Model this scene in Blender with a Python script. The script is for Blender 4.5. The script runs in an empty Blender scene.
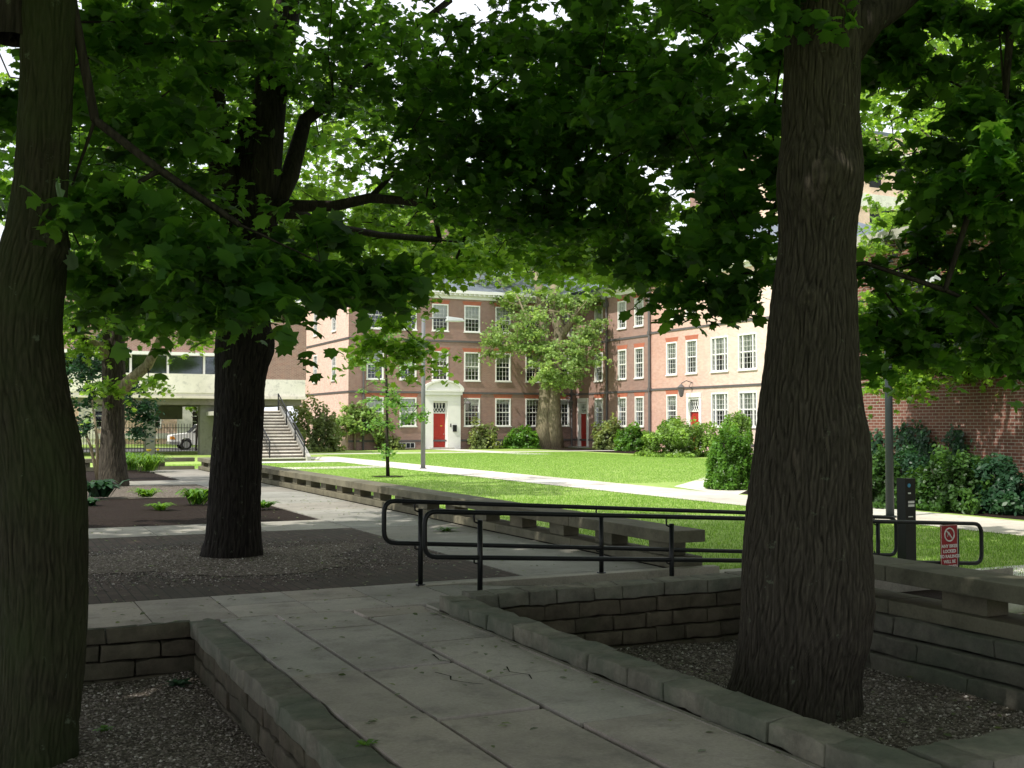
import bpy, bmesh, math, random
import numpy as np
from mathutils import Vector, Matrix, noise
random.seed(7); RNG=np.random.default_rng(11)
S=bpy.context.scene; COL=S.collection
# ------------------------------------------------------------------ camera frame
# world: +Y runs along the terrace benches, +X to the right across the courtyard
FPX=1120; YAW=math.atan(534/FPX); EYE=1.65; PIT=math.atan(39/FPX)
sa,ca=math.sin(YAW),math.cos(YAW); sp,cp=math.sin(PIT),math.cos(PIT)
def ray(x,y):
    a=(x-512)/FPX; b=(384-y)/FPX; fw=cp-b*sp
    return Vector((a*ca+fw*sa, -a*sa+fw*ca, sp+b*cp))
def at(x,y,d):            # a point d metres in front of the camera
    return Vector((0,0,EYE))+ray(x,y)*d
def onz(x,y,z): r=ray(x,y); t=(z-EYE)/r.z; return Vector((r.x*t,r.y*t,z))
def onx(x,y,X): r=ray(x,y); t=X/r.x; return Vector((X,r.y*t,EYE+r.z*t))
def ony(x,y,Y): r=ray(x,y); t=Y/r.y; return Vector((r.x*t,Y,EYE+r.z*t))
LZ=-0.3                   # lawn level; the terrace is at 0
# ------------------------------------------------------------------ materials
class NT:
    def __init__(s,name):
        s.m=bpy.data.materials.new(name); s.m.use_nodes=True; s.t=s.m.node_tree; s.t.nodes.clear()
        s.out=s.n('ShaderNodeOutputMaterial')
    def n(s,typ,**k):
        o=s.t.nodes.new(typ)
        for a,b in k.items():
            if a.startswith('i_'):
                key=a[2:].replace('_',' '); o.inputs[key].default_value=b
            else: setattr(o,a,b)
        return o
    def l(s,a,b): s.t.links.new(a,b)
    def coord(s,scale=(1,1,1),kind='obj'):
        if kind=='obj': g=s.n('ShaderNodeTexCoord').outputs['Object']
        else: g=s.n('ShaderNodeNewGeometry').outputs['Position']
        mp=s.n('ShaderNodeMapping'); mp.inputs['Scale'].default_value=scale; s.l(g,mp.inputs[0]); return mp.outputs[0]
    def noise(s,vec,scale,detail=4,rough=.6):
        o=s.n('ShaderNodeTexNoise'); o.inputs['Scale'].default_value=scale; o.inputs['Detail'].default_value=detail; o.inputs['Roughness'].default_value=rough
        s.l(vec,o.inputs['Vector']); return o.outputs['Fac']
    def ramp(s,fac,stops):
        o=s.n('ShaderNodeValToRGB'); e=o.color_ramp.elements
        while len(e)<len(stops): e.new(.5)
        for q,(p,c) in zip(e,stops): q.position=p; q.color=(*c,1) if len(c)==3 else c
        s.l(fac,o.inputs[0]); return o.outputs[0]
    def mix(s,f,a,b,mode='MIX'):
        o=s.n('ShaderNodeMix',data_type='RGBA',blend_type=mode)
        for v,i in ((f,0),(a,6),(b,7)):
            if isinstance(v,(int,float)): o.inputs[i].default_value=v
            elif isinstance(v,tuple): o.inputs[i].default_value=(*v,1)
            else: s.l(v,o.inputs[i])
        return o.outputs[2]
    def bump(s,h,st=.5,dist=.01,nrm=None):
        o=s.n('ShaderNodeBump'); o.inputs['Strength'].default_value=st; o.inputs['Distance'].default_value=dist
        s.l(h,o.inputs['Height'])
        if nrm is not None: s.l(nrm,o.inputs['Normal'])
        return o.outputs[0]
    def bsdf(s,col,rough=.8,nrm=None,metal=0,spec=.3):
        o=s.n('ShaderNodeBsdfPrincipled'); o.inputs['Roughness'].default_value=rough; o.inputs['Metallic'].default_value=metal
        o.inputs['Specular IOR Level'].default_value=spec
        if isinstance(col,tuple): o.inputs['Base Color'].default_value=(*col,1)
        else: s.l(col,o.inputs['Base Color'])
        if nrm is not None: s.l(nrm,o.inputs['Normal'])
        s.l(o.outputs[0],s.out.inputs[0]); return o
def m_plain(name,c,rough=.7,var=.18,sc=3,bump=0,metal=0,spec=.3,geo=False):
    t=NT(name); v=t.coord(kind='pos' if geo else 'obj'); f=t.noise(v,sc,5)
    f2=t.noise(v,sc*9,3)
    a=tuple(x*(1-var) for x in c); b=tuple(min(1,x*(1+var)) for x in c)
    col=t.ramp(f,[(.3,a),(.7,b)]); col=t.mix(.25,col,t.ramp(f2,[(.35,a),(.65,b)]))
    t.bsdf(col,rough,t.bump(f2,bump,.01) if bump else None,metal,spec); return t.m
def m_brick(name,c1,c2,mortar,scale=1.0,rw=.22,rh=.075,stain=.25,lift=0,fade=None):
    t=NT(name); g=t.n('ShaderNodeNewGeometry').outputs['Position']
    sx=t.n('ShaderNodeSeparateXYZ'); t.l(g,sx.inputs[0])
    ad=t.n('ShaderNodeMath',operation='ADD'); t.l(sx.outputs[0],ad.inputs[0]); t.l(sx.outputs[1],ad.inputs[1])
    cb=t.n('ShaderNodeCombineXYZ'); t.l(ad.outputs[0],cb.inputs[0]); t.l(sx.outputs[2],cb.inputs[1])
    b=t.n('ShaderNodeTexBrick'); t.l(cb.outputs[0],b.inputs['Vector'])
    b.inputs['Scale'].default_value=1/scale; b.inputs['Brick Width'].default_value=rw; b.inputs['Row Height'].default_value=rh
    b.inputs['Mortar Size'].default_value=.009; b.inputs['Mortar Smooth'].default_value=.2; b.inputs['Bias'].default_value=-.1
    b.inputs['Color1'].default_value=(*c1,1); b.inputs['Color2'].default_value=(*c2,1); b.inputs['Mortar'].default_value=(*mortar,1)
    n=t.noise(g,.35,5); n2=t.noise(g,2.3,4)
    col=t.mix(t.ramp(n,[(.35,(0,0,0)),(.7,(stain*2,)*3)]),b.outputs['Color'],(c1[0]*.5,c1[1]*.5,c1[2]*.5))
    col=t.mix(t.ramp(n2,[(.5,(0,0,0)),(.75,(.35,.35,.35))]),col,(c2[0]*1.4,c2[1]*1.3,c2[2]*1.2))
    if fade:  # blends in the tone of shaded brick along Y
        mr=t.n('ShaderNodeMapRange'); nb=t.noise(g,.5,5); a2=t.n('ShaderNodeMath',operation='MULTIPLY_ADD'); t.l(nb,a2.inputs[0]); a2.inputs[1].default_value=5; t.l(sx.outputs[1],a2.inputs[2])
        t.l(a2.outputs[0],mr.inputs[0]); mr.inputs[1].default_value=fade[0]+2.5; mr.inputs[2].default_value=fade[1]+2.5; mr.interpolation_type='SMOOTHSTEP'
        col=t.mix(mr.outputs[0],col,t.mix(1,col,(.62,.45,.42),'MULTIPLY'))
    t.bsdf(col,.85,t.bump(b.outputs['Fac'],-.5,.008),spec=.2); return t.m
def m_stone(name,c,moss=(.05,.075,.035),mossamt=.5,sc=6,patch=2.0,bumpd=.02):
    t=NT(name); g=t.coord(kind='pos'); a=t.noise(g,sc,8,.7); b=t.noise(g,patch,5); d=t.noise(g,sc*7,4,.7)
    col=t.ramp(a,[(.3,tuple(x*.55 for x in c)),(.55,c),(.75,tuple(x*1.35 for x in c))])
    # each block a slightly different tone, carried on its faces
    at_=t.n('ShaderNodeAttribute',attribute_name='lv')
    col=t.mix(.5,col,t.ramp(at_.outputs['Fac'],[(0,(.35,.36,.34)),(1,(1,.97,.9))]),'MULTIPLY')
    col=t.mix(t.ramp(b,[(.42,(0,0,0)),(.62,(mossamt,)*3)]),col,moss)
    n1=t.bump(d,.5,bumpd*.4); t.bsdf(col,.9,t.bump(a,.8,bumpd,n1),spec=.2); return t.m
def m_concrete(name,c,stain=.35,sc=1.2,seam=False):
    t=NT(name); g=t.coord(kind='pos'); a=t.noise(g,sc,7,.65); b=t.noise(g,45,4,.7); e=t.noise(g,.35,4)
    col=t.ramp(a,[(.3,tuple(x*(1-stain) for x in c)),(.55,c),(.78,tuple(x*1.15 for x in c))])
    col=t.mix(t.ramp(e,[(.45,(0,0,0)),(.7,(.4,.4,.4))]),col,tuple(x*.6 for x in (c[0],c[1]*1.0,c[2]*.9)))
    col=t.mix(.3,col,t.ramp(b,[(.3,(.4,.4,.4)),(.7,(1.2,1.2,1.2))]),'MULTIPLY')
    v=t.n('ShaderNodeTexNoise'); at_=t.n('ShaderNodeAttribute',attribute_name='lv')
    col=t.mix(.55,col,t.ramp(at_.outputs['Fac'],[(0,(.6,.56,.52)),(.3,(.95,.84,.74)),(.6,(.85,.86,.84)),(1,(1.2,1.12,1.02))]),'MULTIPLY')
    st=t.noise(g,2.6,7,.75); col=t.mix(t.ramp(st,[(.52,(0,0,0)),(.66,(.5,.5,.5))]),col,tuple(x*.35 for x in c))
    sp2=t.noise(g,19,3,.6); col=t.mix(t.ramp(sp2,[(.66,(0,0,0)),(.72,(.4,.4,.4))]),col,tuple(x*.4 for x in c))
    t.bsdf(col,.85,t.bump(b,.4,.004),spec=.25); return t.m
def m_leaf(name,top,trans,k=.45,dark=.5):
    t=NT(name); at_=t.n('ShaderNodeAttribute',attribute_name='lv')
    mul=t.ramp(at_.outputs['Fac'],[(0,(dark,)*3),(.6,(1,1,1)),(1,(1.35,1.25,.9))])
    tc=t.mix(1,top,mul,'MULTIPLY') if False else t.mix(1.0,mul,top,'MULTIPLY'); rc=t.mix(1.0,mul,trans,'MULTIPLY')
    p=t.n('ShaderNodeBsdfPrincipled'); t.l(tc,p.inputs['Base Color']); p.inputs['Roughness'].default_value=.42; p.inputs['Specular IOR Level'].default_value=.35
    tr=t.n('ShaderNodeBsdfTranslucent'); t.l(rc,tr.inputs[0])
    mx=t.n('ShaderNodeMixShader'); mx.inputs[0].default_value=k; t.l(p.outputs[0],mx.inputs[1]); t.l(tr.outputs[0],mx.inputs[2]); t.l(mx.outputs[0],t.out.inputs[0]); return t.m
def m_bark(name,c,c2,vs=22,zs=2.4,moss=None):
    t=NT(name); v=t.coord((1,1,zs/vs),'pos'); w=t.noise(v,vs,6,.65); big=t.noise(t.coord(kind='pos'),1.4,4)
    fine=t.noise(t.coord((1,1,.3),'pos'),120,4,.7); pt=t.n('ShaderNodeNewGeometry').outputs['Pointiness']
    col=t.ramp(w,[(.34,c),(.66,c2)])
    col=t.mix(1,col,t.ramp(pt,[(.43,(.35,.33,.31)),(.50,(.95,.95,.95)),(.58,(1.8,1.75,1.65))]),'MULTIPLY')  # crevices darkened and ridges lightened in the colour, as shade and highlight
    lich=t.noise(t.coord(kind='pos'),7,6,.72)
    if moss: col=t.mix(t.ramp(big,[(.4,(0,0,0)),(.65,(.6,.6,.6))]),col,moss)
    col=t.mix(t.ramp(lich,[(.63,(0,0,0)),(.69,(.5,.5,.5))]),col,(.17,.20,.14))
    n=t.bump(w,.6,.012); n=t.bump(fine,.5,.004,n)
    t.bsdf(col,.95,n,spec=.15); return t.m
def m_ground(name,cols,sc,bump=.5,dist=.02,patch=None,vor=None):
    t=NT(name); g=t.coord(kind='pos'); a=t.noise(g,sc,8,.7)
    st=[(.28+.44*i/(len(cols)-1),c) for i,c in enumerate(cols)]
    col=t.ramp(a,st); h=a
    if vor:
        vo=t.n('ShaderNodeTexVoronoi'); vo.inputs['Scale'].default_value=vor; t.l(g,vo.inputs['Vector'])
        sep=t.n('ShaderNodeSeparateColor'); t.l(vo.outputs['Color'],sep.inputs[0])
        pc=t.ramp(sep.outputs[0],[(0,tuple(x*.4 for x in cols[0])),(.5,cols[len(cols)//2]),(.85,cols[-1]),(1,tuple(min(1,x*1.9) for x in cols[-1]))])
        col=t.mix(.7,col,pc); h=vo.outputs['Distance']
    if name=='lawn_turf':
        wp=t.noise(g,.22,5,.7); col=t.mix(t.ramp(wp,[(.52,(0,0,0)),(.66,(.45,.45,.45))]),col,(.36,.40,.16))
        gn=t.noise(g,70,3,.7); gm=t.noise(g,2.2,5,.7); col=t.mix(.8,col,t.ramp(gn,[(.32,(.45,.5,.4)),(.66,(1.25,1.2,1.2))]),'MULTIPLY'); col=t.mix(.6,col,t.ramp(gm,[(.35,(.6,.66,.55)),(.65,(1.25,1.2,1.3))]),'MULTIPLY')
    if patch:
        p=t.noise(g,patch[0],4); col=t.mix(t.ramp(p,[(.42,(0,0,0)),(.66,(patch[2],)*3)]),col,patch[1])
    t.bsdf(col,.95,t.bump(h,bump,dist),spec=.1); return t.m
M={}
M['brick']=m_brick('red_brick',(.255,.135,.11),(.34,.20,.165),(.45,.38,.33),stain=.12)
M['brick_sun']=m_brick('sunlit_brick',(.64,.39,.31),(.80,.56,.46),(.84,.74,.66),stain=.06)  # paler copy of the hall brick, sunlight put into its colour
M['brick_shade_sun']=m_brick('shade_to_sun_brick',(.74,.53,.44),(.87,.70,.60),(.88,.82,.74),stain=.04,fade=(49,69))  # tree shade fading into sunlight, painted into the brick colour
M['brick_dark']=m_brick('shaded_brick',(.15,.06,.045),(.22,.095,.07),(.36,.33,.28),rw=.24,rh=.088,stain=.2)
M['brick_pale']=m_brick('pale_brick',(.72,.46,.36),(.82,.58,.47),(.85,.78,.7))
M['white']=m_plain('white_paint',(.82,.81,.77),.5,.05,2)
M['blind']=m_plain('cream_blind',(.85,.83,.74),.8,.08,1)
M['void']=m_plain('dark_interior',(.02,.022,.025),.9,.3,2)
M['reddoor']=m_plain('red_door_paint',(.42,.035,.025),.4,.12,2)
M['slate']=m_plain('roof_slate',(.13,.15,.18),.6,.35,1.5,geo=True)
M['pipe']=m_plain('dark_metal_pipe',(.12,.11,.11),.5,.2,4)
M['black']=m_plain('black_enamel',(.008,.009,.010),.4,.2,12,spec=.35)
M['yellow']=m_plain('yellow_tag',(.7,.5,.05),.6,.1,4)
M['conc']=m_concrete('light_concrete',(.50,.48,.43),.3,.8)
M['conc_white']=m_concrete('pale_fascia_concrete',(.86,.82,.76),.15,.5)
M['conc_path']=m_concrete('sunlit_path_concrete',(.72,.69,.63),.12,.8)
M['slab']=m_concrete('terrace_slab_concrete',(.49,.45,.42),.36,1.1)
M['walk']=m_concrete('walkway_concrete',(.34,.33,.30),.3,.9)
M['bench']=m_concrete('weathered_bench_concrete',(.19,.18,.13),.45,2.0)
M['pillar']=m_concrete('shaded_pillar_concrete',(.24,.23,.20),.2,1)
M['stone']=m_stone('planter_stone',(.15,.125,.095),mossamt=.2)
M['stone_green']=m_stone('mossy_planter_stone',(.25,.235,.195),moss=(.09,.12,.085),mossamt=.5)
M['darkbed']=m_ground('joint_soil',[(.008,.007,.006),(.02,.018,.012)],14)
M['gravel']=m_ground('gravel_ground',[(.07,.056,.044),(.13,.108,.088),(.22,.19,.16)],30,.7,.02,vor=48)
M['mulch']=m_ground('mulch_ground',[(.010,.007,.006),(.022,.015,.012),(.045,.032,.026)],22,.8,.03)
M['lawn']=m_ground('lawn_turf',[(.20,.32,.07),(.31,.44,.11),(.44,.56,.18)],9,.5,.02,patch=(.5,(.33,.44,.13),.6))
M['asph']=m_ground('street_asphalt',[(.10,.10,.10),(.16,.16,.16)],8)
def m_pavers():
    t=NT('brick_pavers'); g=t.coord(kind='pos'); b=t.n('ShaderNodeTexBrick'); mp=t.n('ShaderNodeMapping'); mp.inputs['Rotation'].default_value=(0,0,math.pi/2)
    t.l(g,mp.inputs[0]); t.l(mp.outputs[0],b.inputs['Vector']); b.inputs['Scale'].default_value=1; b.inputs['Brick Width'].default_value=.22; b.inputs['Row Height'].default_value=.105
    b.inputs['Mortar Size'].default_value=.006; b.inputs['Color1'].default_value=(.075,.055,.047,1); b.inputs['Color2'].default_value=(.11,.08,.068,1); b.inputs['Mortar'].default_value=(.03,.03,.025,1)
    n=t.noise(g,1.3,6); col=t.mix(t.ramp(n,[(.42,(0,0,0)),(.68,(.75,.75,.75))]),b.outputs['Color'],(.07,.066,.055))
    fine=t.noise(g,60,3); col=t.mix(.4,col,t.ramp(fine,[(.35,(.4,.4,.4)),(.65,(1.3,1.3,1.3))]),'MULTIPLY')
    t.bsdf(col,.9,t.bump(b.outputs['Fac'],-.6,.008),spec=.15); return t.m
M['paver']=m_pavers()
M['leaf_dark']=m_leaf('maple_leaf',(.045,.115,.028),(.27,.58,.045),.5,.35)
M['leaf_mid']=m_leaf('maple_leaf_light',(.12,.24,.035),(.48,.78,.07),.52,.45)
M['leaf_pale']=m_leaf('pale_leaf',(.30,.45,.14),(.48,.66,.16),.4,.5)
M['leaf_sap']=m_leaf('sapling_leaf',(.16,.32,.08),(.35,.62,.1),.4,.5)
M['leaf_yew']=m_leaf('yew_leaf',(.19,.33,.05),(.3,.48,.05),.25,.35)
M['leaf_hedge']=m_leaf('hedge_leaf',(.10,.24,.03),(.26,.5,.04),.35,.4)
M['leaf_ivy']=m_leaf('ivy_leaf',(.03,.085,.04),(.06,.18,.05),.3,.5)
M['leaf_shade']=m_leaf('shade_shrub_leaf',(.05,.12,.025),(.12,.26,.03),.3,.4)
M['leaf_olive']=m_leaf('olive_shrub_leaf',(.19,.25,.08),(.36,.42,.1),.3,.5)
M['leaf_fern']=m_leaf('fern_leaf',(.12,.26,.03),(.3,.55,.04),.4,.5)
M['leaf_far']=m_leaf('far_leaf',(.22,.38,.08),(.45,.65,.1),.4,.6)
M['leaf_dead']=m_leaf('fallen_leaf',(.12,.17,.04),(.2,.2,.05),.2,.5)
M['grass']=m_leaf('grass_blade',(.20,.38,.06),(.38,.60,.09),.35,.55)
M['bark']=m_bark('furrowed_bark',(.030,.026,.020),(.076,.066,.052),46,3.6)
M['bark_green']=m_bark('mossy_bark',(.018,.017,.010),(.052,.048,.03),46,3.6,moss=(.04,.055,.02))
M['bark_dark']=m_bark('dark_bark',(.01,.009,.008),(.035,.03,.026),40,2.6)
M['bark_pale']=m_bark('pale_bark',(.09,.075,.05),(.24,.21,.15),20,3)
def m_glass():
    t=NT('window_glass'); g=t.n('ShaderNodeBsdfGlossy'); g.inputs['Roughness'].default_value=.05; g.inputs[0].default_value=(.75,.8,.85,1)
    tr=t.n('ShaderNodeBsdfTransparent'); tr.inputs[0].default_value=(.85,.88,.88,1); mx=t.n('ShaderNodeMixShader')
    fr=t.n('ShaderNodeFresnel'); fr.inputs[0].default_value=1.9; t.l(fr.outputs[0],mx.inputs[0]); t.l(tr.outputs[0],mx.inputs[1]); t.l(g.outputs[0],mx.inputs[2]); t.l(mx.outputs[0],t.out.inputs[0]); return t.m
M['glass']=m_glass()
M['truckwhite']=m_plain('white_car_paint',(.9,.9,.88),.3,.04,1,spec=.5)
M['tyre']=m_plain('tyre_rubber',(.02,.02,.02),.8,.2,9)
M['chrome']=m_plain('wheel_rim_metal',(.5,.5,.5),.35,.1,4,metal=.7)
M['orange']=m_plain('orange_lens',(.8,.3,.03),.3,.1,4)
M['signred']=m_plain('sign_red',(.30,.02,.03),.45,.08,8)
M['signwhite']=m_plain('sign_white',(.75,.72,.7),.5,.04,8)
M['signblue']=m_plain('sign_blue',(.08,.3,.5),.5,.05,8)
M['lampgrey']=m_plain('lamp_grey',(.16,.165,.17),.5,.1,5)
M['lampdark']=m_plain('dark_lamp_paint',(.035,.045,.05),.5,.1,5)
M['lamphead']=m_plain('lamp_head_grey',(.5,.52,.52),.5,.1,5)
M['flower']=m_plain('yellow_petal',(.7,.5,.05),.6,.1,9)
# ------------------------------------------------------------------ objects
def tag(o,label=None,cat=None,group=None,kind=None):
    if label: o['label']=label
    if cat: o['category']=cat
    if group: o['group']=group
    if kind: o['kind']=kind
    return o
def empty(name,loc,label=None,cat=None,group=None,kind=None):
    o=bpy.data.objects.new(name,None); COL.objects.link(o); o.location=loc; o.empty_display_size=.2
    return tag(o,label,cat,group,kind)
def wloc(p):
    v=Vector((0,0,0))
    while p is not None: v=v+Vector(p.location); p=p.parent
    return v
def link(me,name,parent=None,mat=None,smooth=False):
    if mat is not None: me.materials.append(mat)
    o=bpy.data.objects.new(name,me); COL.objects.link(o)
    if smooth: me.polygons.foreach_set('use_smooth',[True]*len(me.polygons))
    if parent is not None:
        o.parent=parent; w=wloc(parent); o.location=-w       # geometry is given in world space
    return o
def np_mesh(name,verts,faces_flat,starts,lv=None):
    me=bpy.data.meshes.new(name); nv=len(verts); nl=len(faces_flat); nf=len(starts)
    me.vertices.add(nv); me.vertices.foreach_set('co',np.asarray(verts,dtype=np.float32).ravel())
    me.loops.add(nl); me.loops.foreach_set('vertex_index',np.asarray(faces_flat,dtype=np.int32))
    me.polygons.add(nf); me.polygons.foreach_set('loop_start',np.asarray(starts,dtype=np.int32))
    me.update(calc_edges=True)
    if lv is not None:
        a=me.attributes.new('lv','FLOAT','FACE'); a.data.foreach_set('value',np.asarray(lv,dtype=np.float32))
    return me
class MB:
    def __init__(s): s.v=[]; s.f=[]; s.lv=[]
    def poly(s,pts,lv=.6):
        n=len(s.v); s.v+= [tuple(p) for p in pts]; s.f.append(tuple(range(n,n+len(pts)))); s.lv.append(lv)
    def hexa(s,c,lv=.6):
        n=len(s.v); s.v+=[tuple(p) for p in c]
        for q in ((0,3,2,1),(4,5,6,7),(0,1,5,4),(1,2,6,5),(2,3,7,6),(3,0,4,7)): s.f.append(tuple(n+i for i in q)); s.lv.append(lv)
    def box(s,x0,x1,y0,y1,z0,z1,lv=.6,tf=None):
        c=[(x0,y0,z0),(x1,y0,z0),(x1,y1,z0),(x0,y1,z0),(x0,y0,z1),(x1,y0,z1),(x1,y1,z1),(x0,y1,z1)]
        if tf: c=[tf(*p) for p in c]
        s.hexa(c,lv)
    def tube(s,pts,rad,n=8,cap=True,lv=.6):
        pts=[Vector(p) for p in pts]; m=len(pts)
        if not hasattr(rad,'__len__'): rad=[rad]*m
        base=len(s.v); prev=None
        for i,p in enumerate(pts):
            t=(pts[min(i+1,m-1)]-pts[max(i-1,0)]).normalized()
            if prev is None: a=Vector((0,0,1)) if abs(t.z)<.9 else Vector((1,0,0)); u=t.cross(a).normalized()
            else: u=(prev-t*prev.dot(t)).normalized()
            prev=u; w=t.cross(u)
            for k in range(n):
                an=2*math.pi*k/n; s.v.append(tuple(p+(u*math.cos(an)+w*math.sin(an))*rad[i]))
        for i in range(m-1):
            for k in range(n):
                a=base+i*n+k; b=base+i*n+(k+1)%n; s.f.append((a,b,b+n,a+n)); s.lv.append(lv)
        if cap:
            s.f.append(tuple(base+k for k in range(n))[::-1]); s.lv.append(lv); s.f.append(tuple(base+(m-1)*n+k for k in range(n))); s.lv.append(lv)
    def build(s,name,mat,parent=None,smooth=False,bevel=0):
        me=bpy.data.meshes.new(name); me.from_pydata(s.v,[],s.f); me.update()
        a=me.attributes.new('lv','FLOAT','FACE'); a.data.foreach_set('value',np.asarray(s.lv,dtype=np.float32))
        if bevel:
            bm=bmesh.new(); bm.from_mesh(me); bmesh.ops.bevel(bm,geom=list(bm.edges),offset=bevel,segments=2,affect='EDGES',profile=.6); bm.to_mesh(me); bm.free()
        return link(me,name,parent,mat,smooth)
def quadz(mb,x0,x1,y0,y1,z,lv=.6): mb.poly([(x0,y0,z),(x1,y0,z),(x1,y1,z),(x0,y1,z)],lv)
# ------------------------------------------------------------------ leaves
MAPLE=np.array([(0,-.42),(.16,-.36),(.40,-.34),(.36,-.14),(.52,.10),(.30,.16),(.26,.34),(.14,.30),(0,.52),(-.14,.30),(-.26,.34),(-.30,.16),(-.52,.10),(-.36,-.14),(-.40,-.34),(-.16,-.36)])
SIMPLE=np.array([(0,-.5),(.3,-.1),(.18,.3),(0,.5),(-.18,.3),(-.3,-.1)])
FOUR=np.array([(0,-.5),(.28,0),(0,.5),(-.28,0)])
CLUMP=np.array([(0,-.5),(.22,-.3),(.48,-.2),(.3,.02),(.45,.3),(.12,.25),(0,.5),(-.2,.22),(-.48,.25),(-.3,0),(-.42,-.28),(-.15,-.25)])
def leaves_mesh(name,P,size,shape=MAPLE,tilt=.55,up=1.0,out=None,lv=None,droop=None,size_var=.3):
    n=len(P); P=np.asarray(P)
    N=RNG.normal(size=(n,3))*tilt; N[:,2]+=up
    if out is not None: N+=out
    N/=np.linalg.norm(N,axis=1)[:,None]+1e-9
    T=RNG.normal(size=(n,3)); T-=N*(T*N).sum(1)[:,None]; T/=np.linalg.norm(T,axis=1)[:,None]+1e-9
    B=np.cross(N,T); s=size*(1+size_var*(RNG.random(n)*2-1)); k=len(shape)
    # cupped: the tips hang a little below the middle of the leaf
    r2=(shape**2).sum(1)
    V=P[:,None,:]+(T[:,None,:]*shape[None,:,0,None]+B[:,None,:]*shape[None,:,1,None]-N[:,None,:]*(r2[None,:,None]*.55-.08))*s[:,None,None]
    if lv is None: lv=RNG.random(n)
    if k<=6:
        idx=np.arange(n*k); return np_mesh(name,V.reshape(-1,3),idx,np.arange(0,n*k,k),lv)
    # two halves folded on the midrib, so that they shade differently
    h=k//2; a=list(range(0,h+1)); b=[h]+list(range(h+1,k))+[0]
    base=(np.arange(n)*k)[:,None]; fa=base+np.array(a)[None]; fb=base+np.array(b)[None]
    flat=np.concatenate([fa,fb],1).ravel(); la,lb=len(a),len(b)
    st=np.stack([np.arange(n)*(la+lb),np.arange(n)*(la+lb)+la],1).ravel()
    return np_mesh(name,V.reshape(-1,3),flat,st,np.repeat(lv,2))
def ell_points(e,n,shell=.35):
    c=np.array(e[0]); r=np.array(e[1]); d=RNG.normal(size=(n,3)); d/=np.linalg.norm(d,axis=1)[:,None]
    rr=shell+(1-shell)*RNG.random(n)**.6; return c+d*rr[:,None]*r
def spray(centres,per,rad,thick):
    """each spray is a fan of drooping twigs with leaves in pairs along them"""
    m=len(centres); C=np.repeat(np.asarray(centres),per,0); n=len(C); K=9
    big=np.repeat(RNG.uniform(.55,1.35,m),per); k=RNG.integers(0,K,n); ci=np.repeat(np.arange(m),per)
    ang=RNG.random((m,K))*2*np.pi; ln=RNG.uniform(.45,1.1,(m,K)); pit=RNG.normal(size=(m,K))*.28
    a=ang[ci,k]; L=ln[ci,k]*rad*big*1.25; t=RNG.random(n)**.75; side=(RNG.random(n)-.5)*rad*.42*(1-.5*t)
    x=np.cos(a)*L*t-np.sin(a)*side; y=np.sin(a)*L*t+np.cos(a)*side
    z=pit[ci,k]*L*t-.30*L*t*t-np.abs(side)*.25+RNG.normal(size=n)*thick*.55
    lv=np.clip(np.repeat(RNG.random(m)*.5,per)+RNG.random(n)*.5,0,1); return C+np.stack([x,y,z],1),lv
def grow(nodes,targets,step=.5,jit=.07):
    """connect every target to the nearest node of the growing limb graph; nodes: list of (pos,parent)"""
    pos=[Vector(p) for p,_ in nodes]; par=[q for _,q in nodes]; arr=np.array([tuple(p) for p in pos])
    root=arr[0]; targets=sorted(targets,key=lambda t:np.linalg.norm(np.array(t)-arr[-1]))
    ends=[]
    for t in targets:
        t=np.array(t); dv=arr-t; d=np.sqrt((dv**2).sum(1)); d=d+np.maximum(0,(arr[:,2]-t[2]))*.6*(1.0)
        j=int(np.argmin(d)); a=pos[j]; b=Vector(t); L=(b-a).length; k=max(1,int(L/step)); last=j; new=[]
        for i in range(1,k+1):
            f=i/k; p=a.lerp(b,f); p.z+=math.sin(f*math.pi)*L*.07
            if i<k: p+=Vector((random.gauss(0,jit),random.gauss(0,jit),random.gauss(0,jit*.7)))
            pos.append(p); par.append(last); last=len(pos)-1; new.append(tuple(p))
        arr=np.vstack([arr,np.array(new)]); ends.append(last)
    return pos,par,ends
def limb_mesh(mb,pos,par,fixed,rmin=.006,expo=2.3,sides=6,scale=1.0):
    n=len(pos); acc=[0.0]*n; kids=[[] for _ in range(n)]
    for i in range(n):
        if par[i]>=0: kids[par[i]].append(i)
    r=[0]*n
    for i in range(n-1,-1,-1):
        s_=sum(r[k]**expo for k in kids[i]); r[i]=max(rmin,(s_)**(1/expo))
        if i in fixed: r[i]=fixed[i]
    for i in range(n):
        if par[i]>=0:
            ra=min(r[par[i]],r[i]*1.35+.004)*scale; rb=r[i]*scale
            sd=sides if rb>.02 else 4
            if rb>.05: sd=10
            mb.tube([pos[par[i]],pos[i]],[ra,rb],sd,cap=False)
    return r
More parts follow.
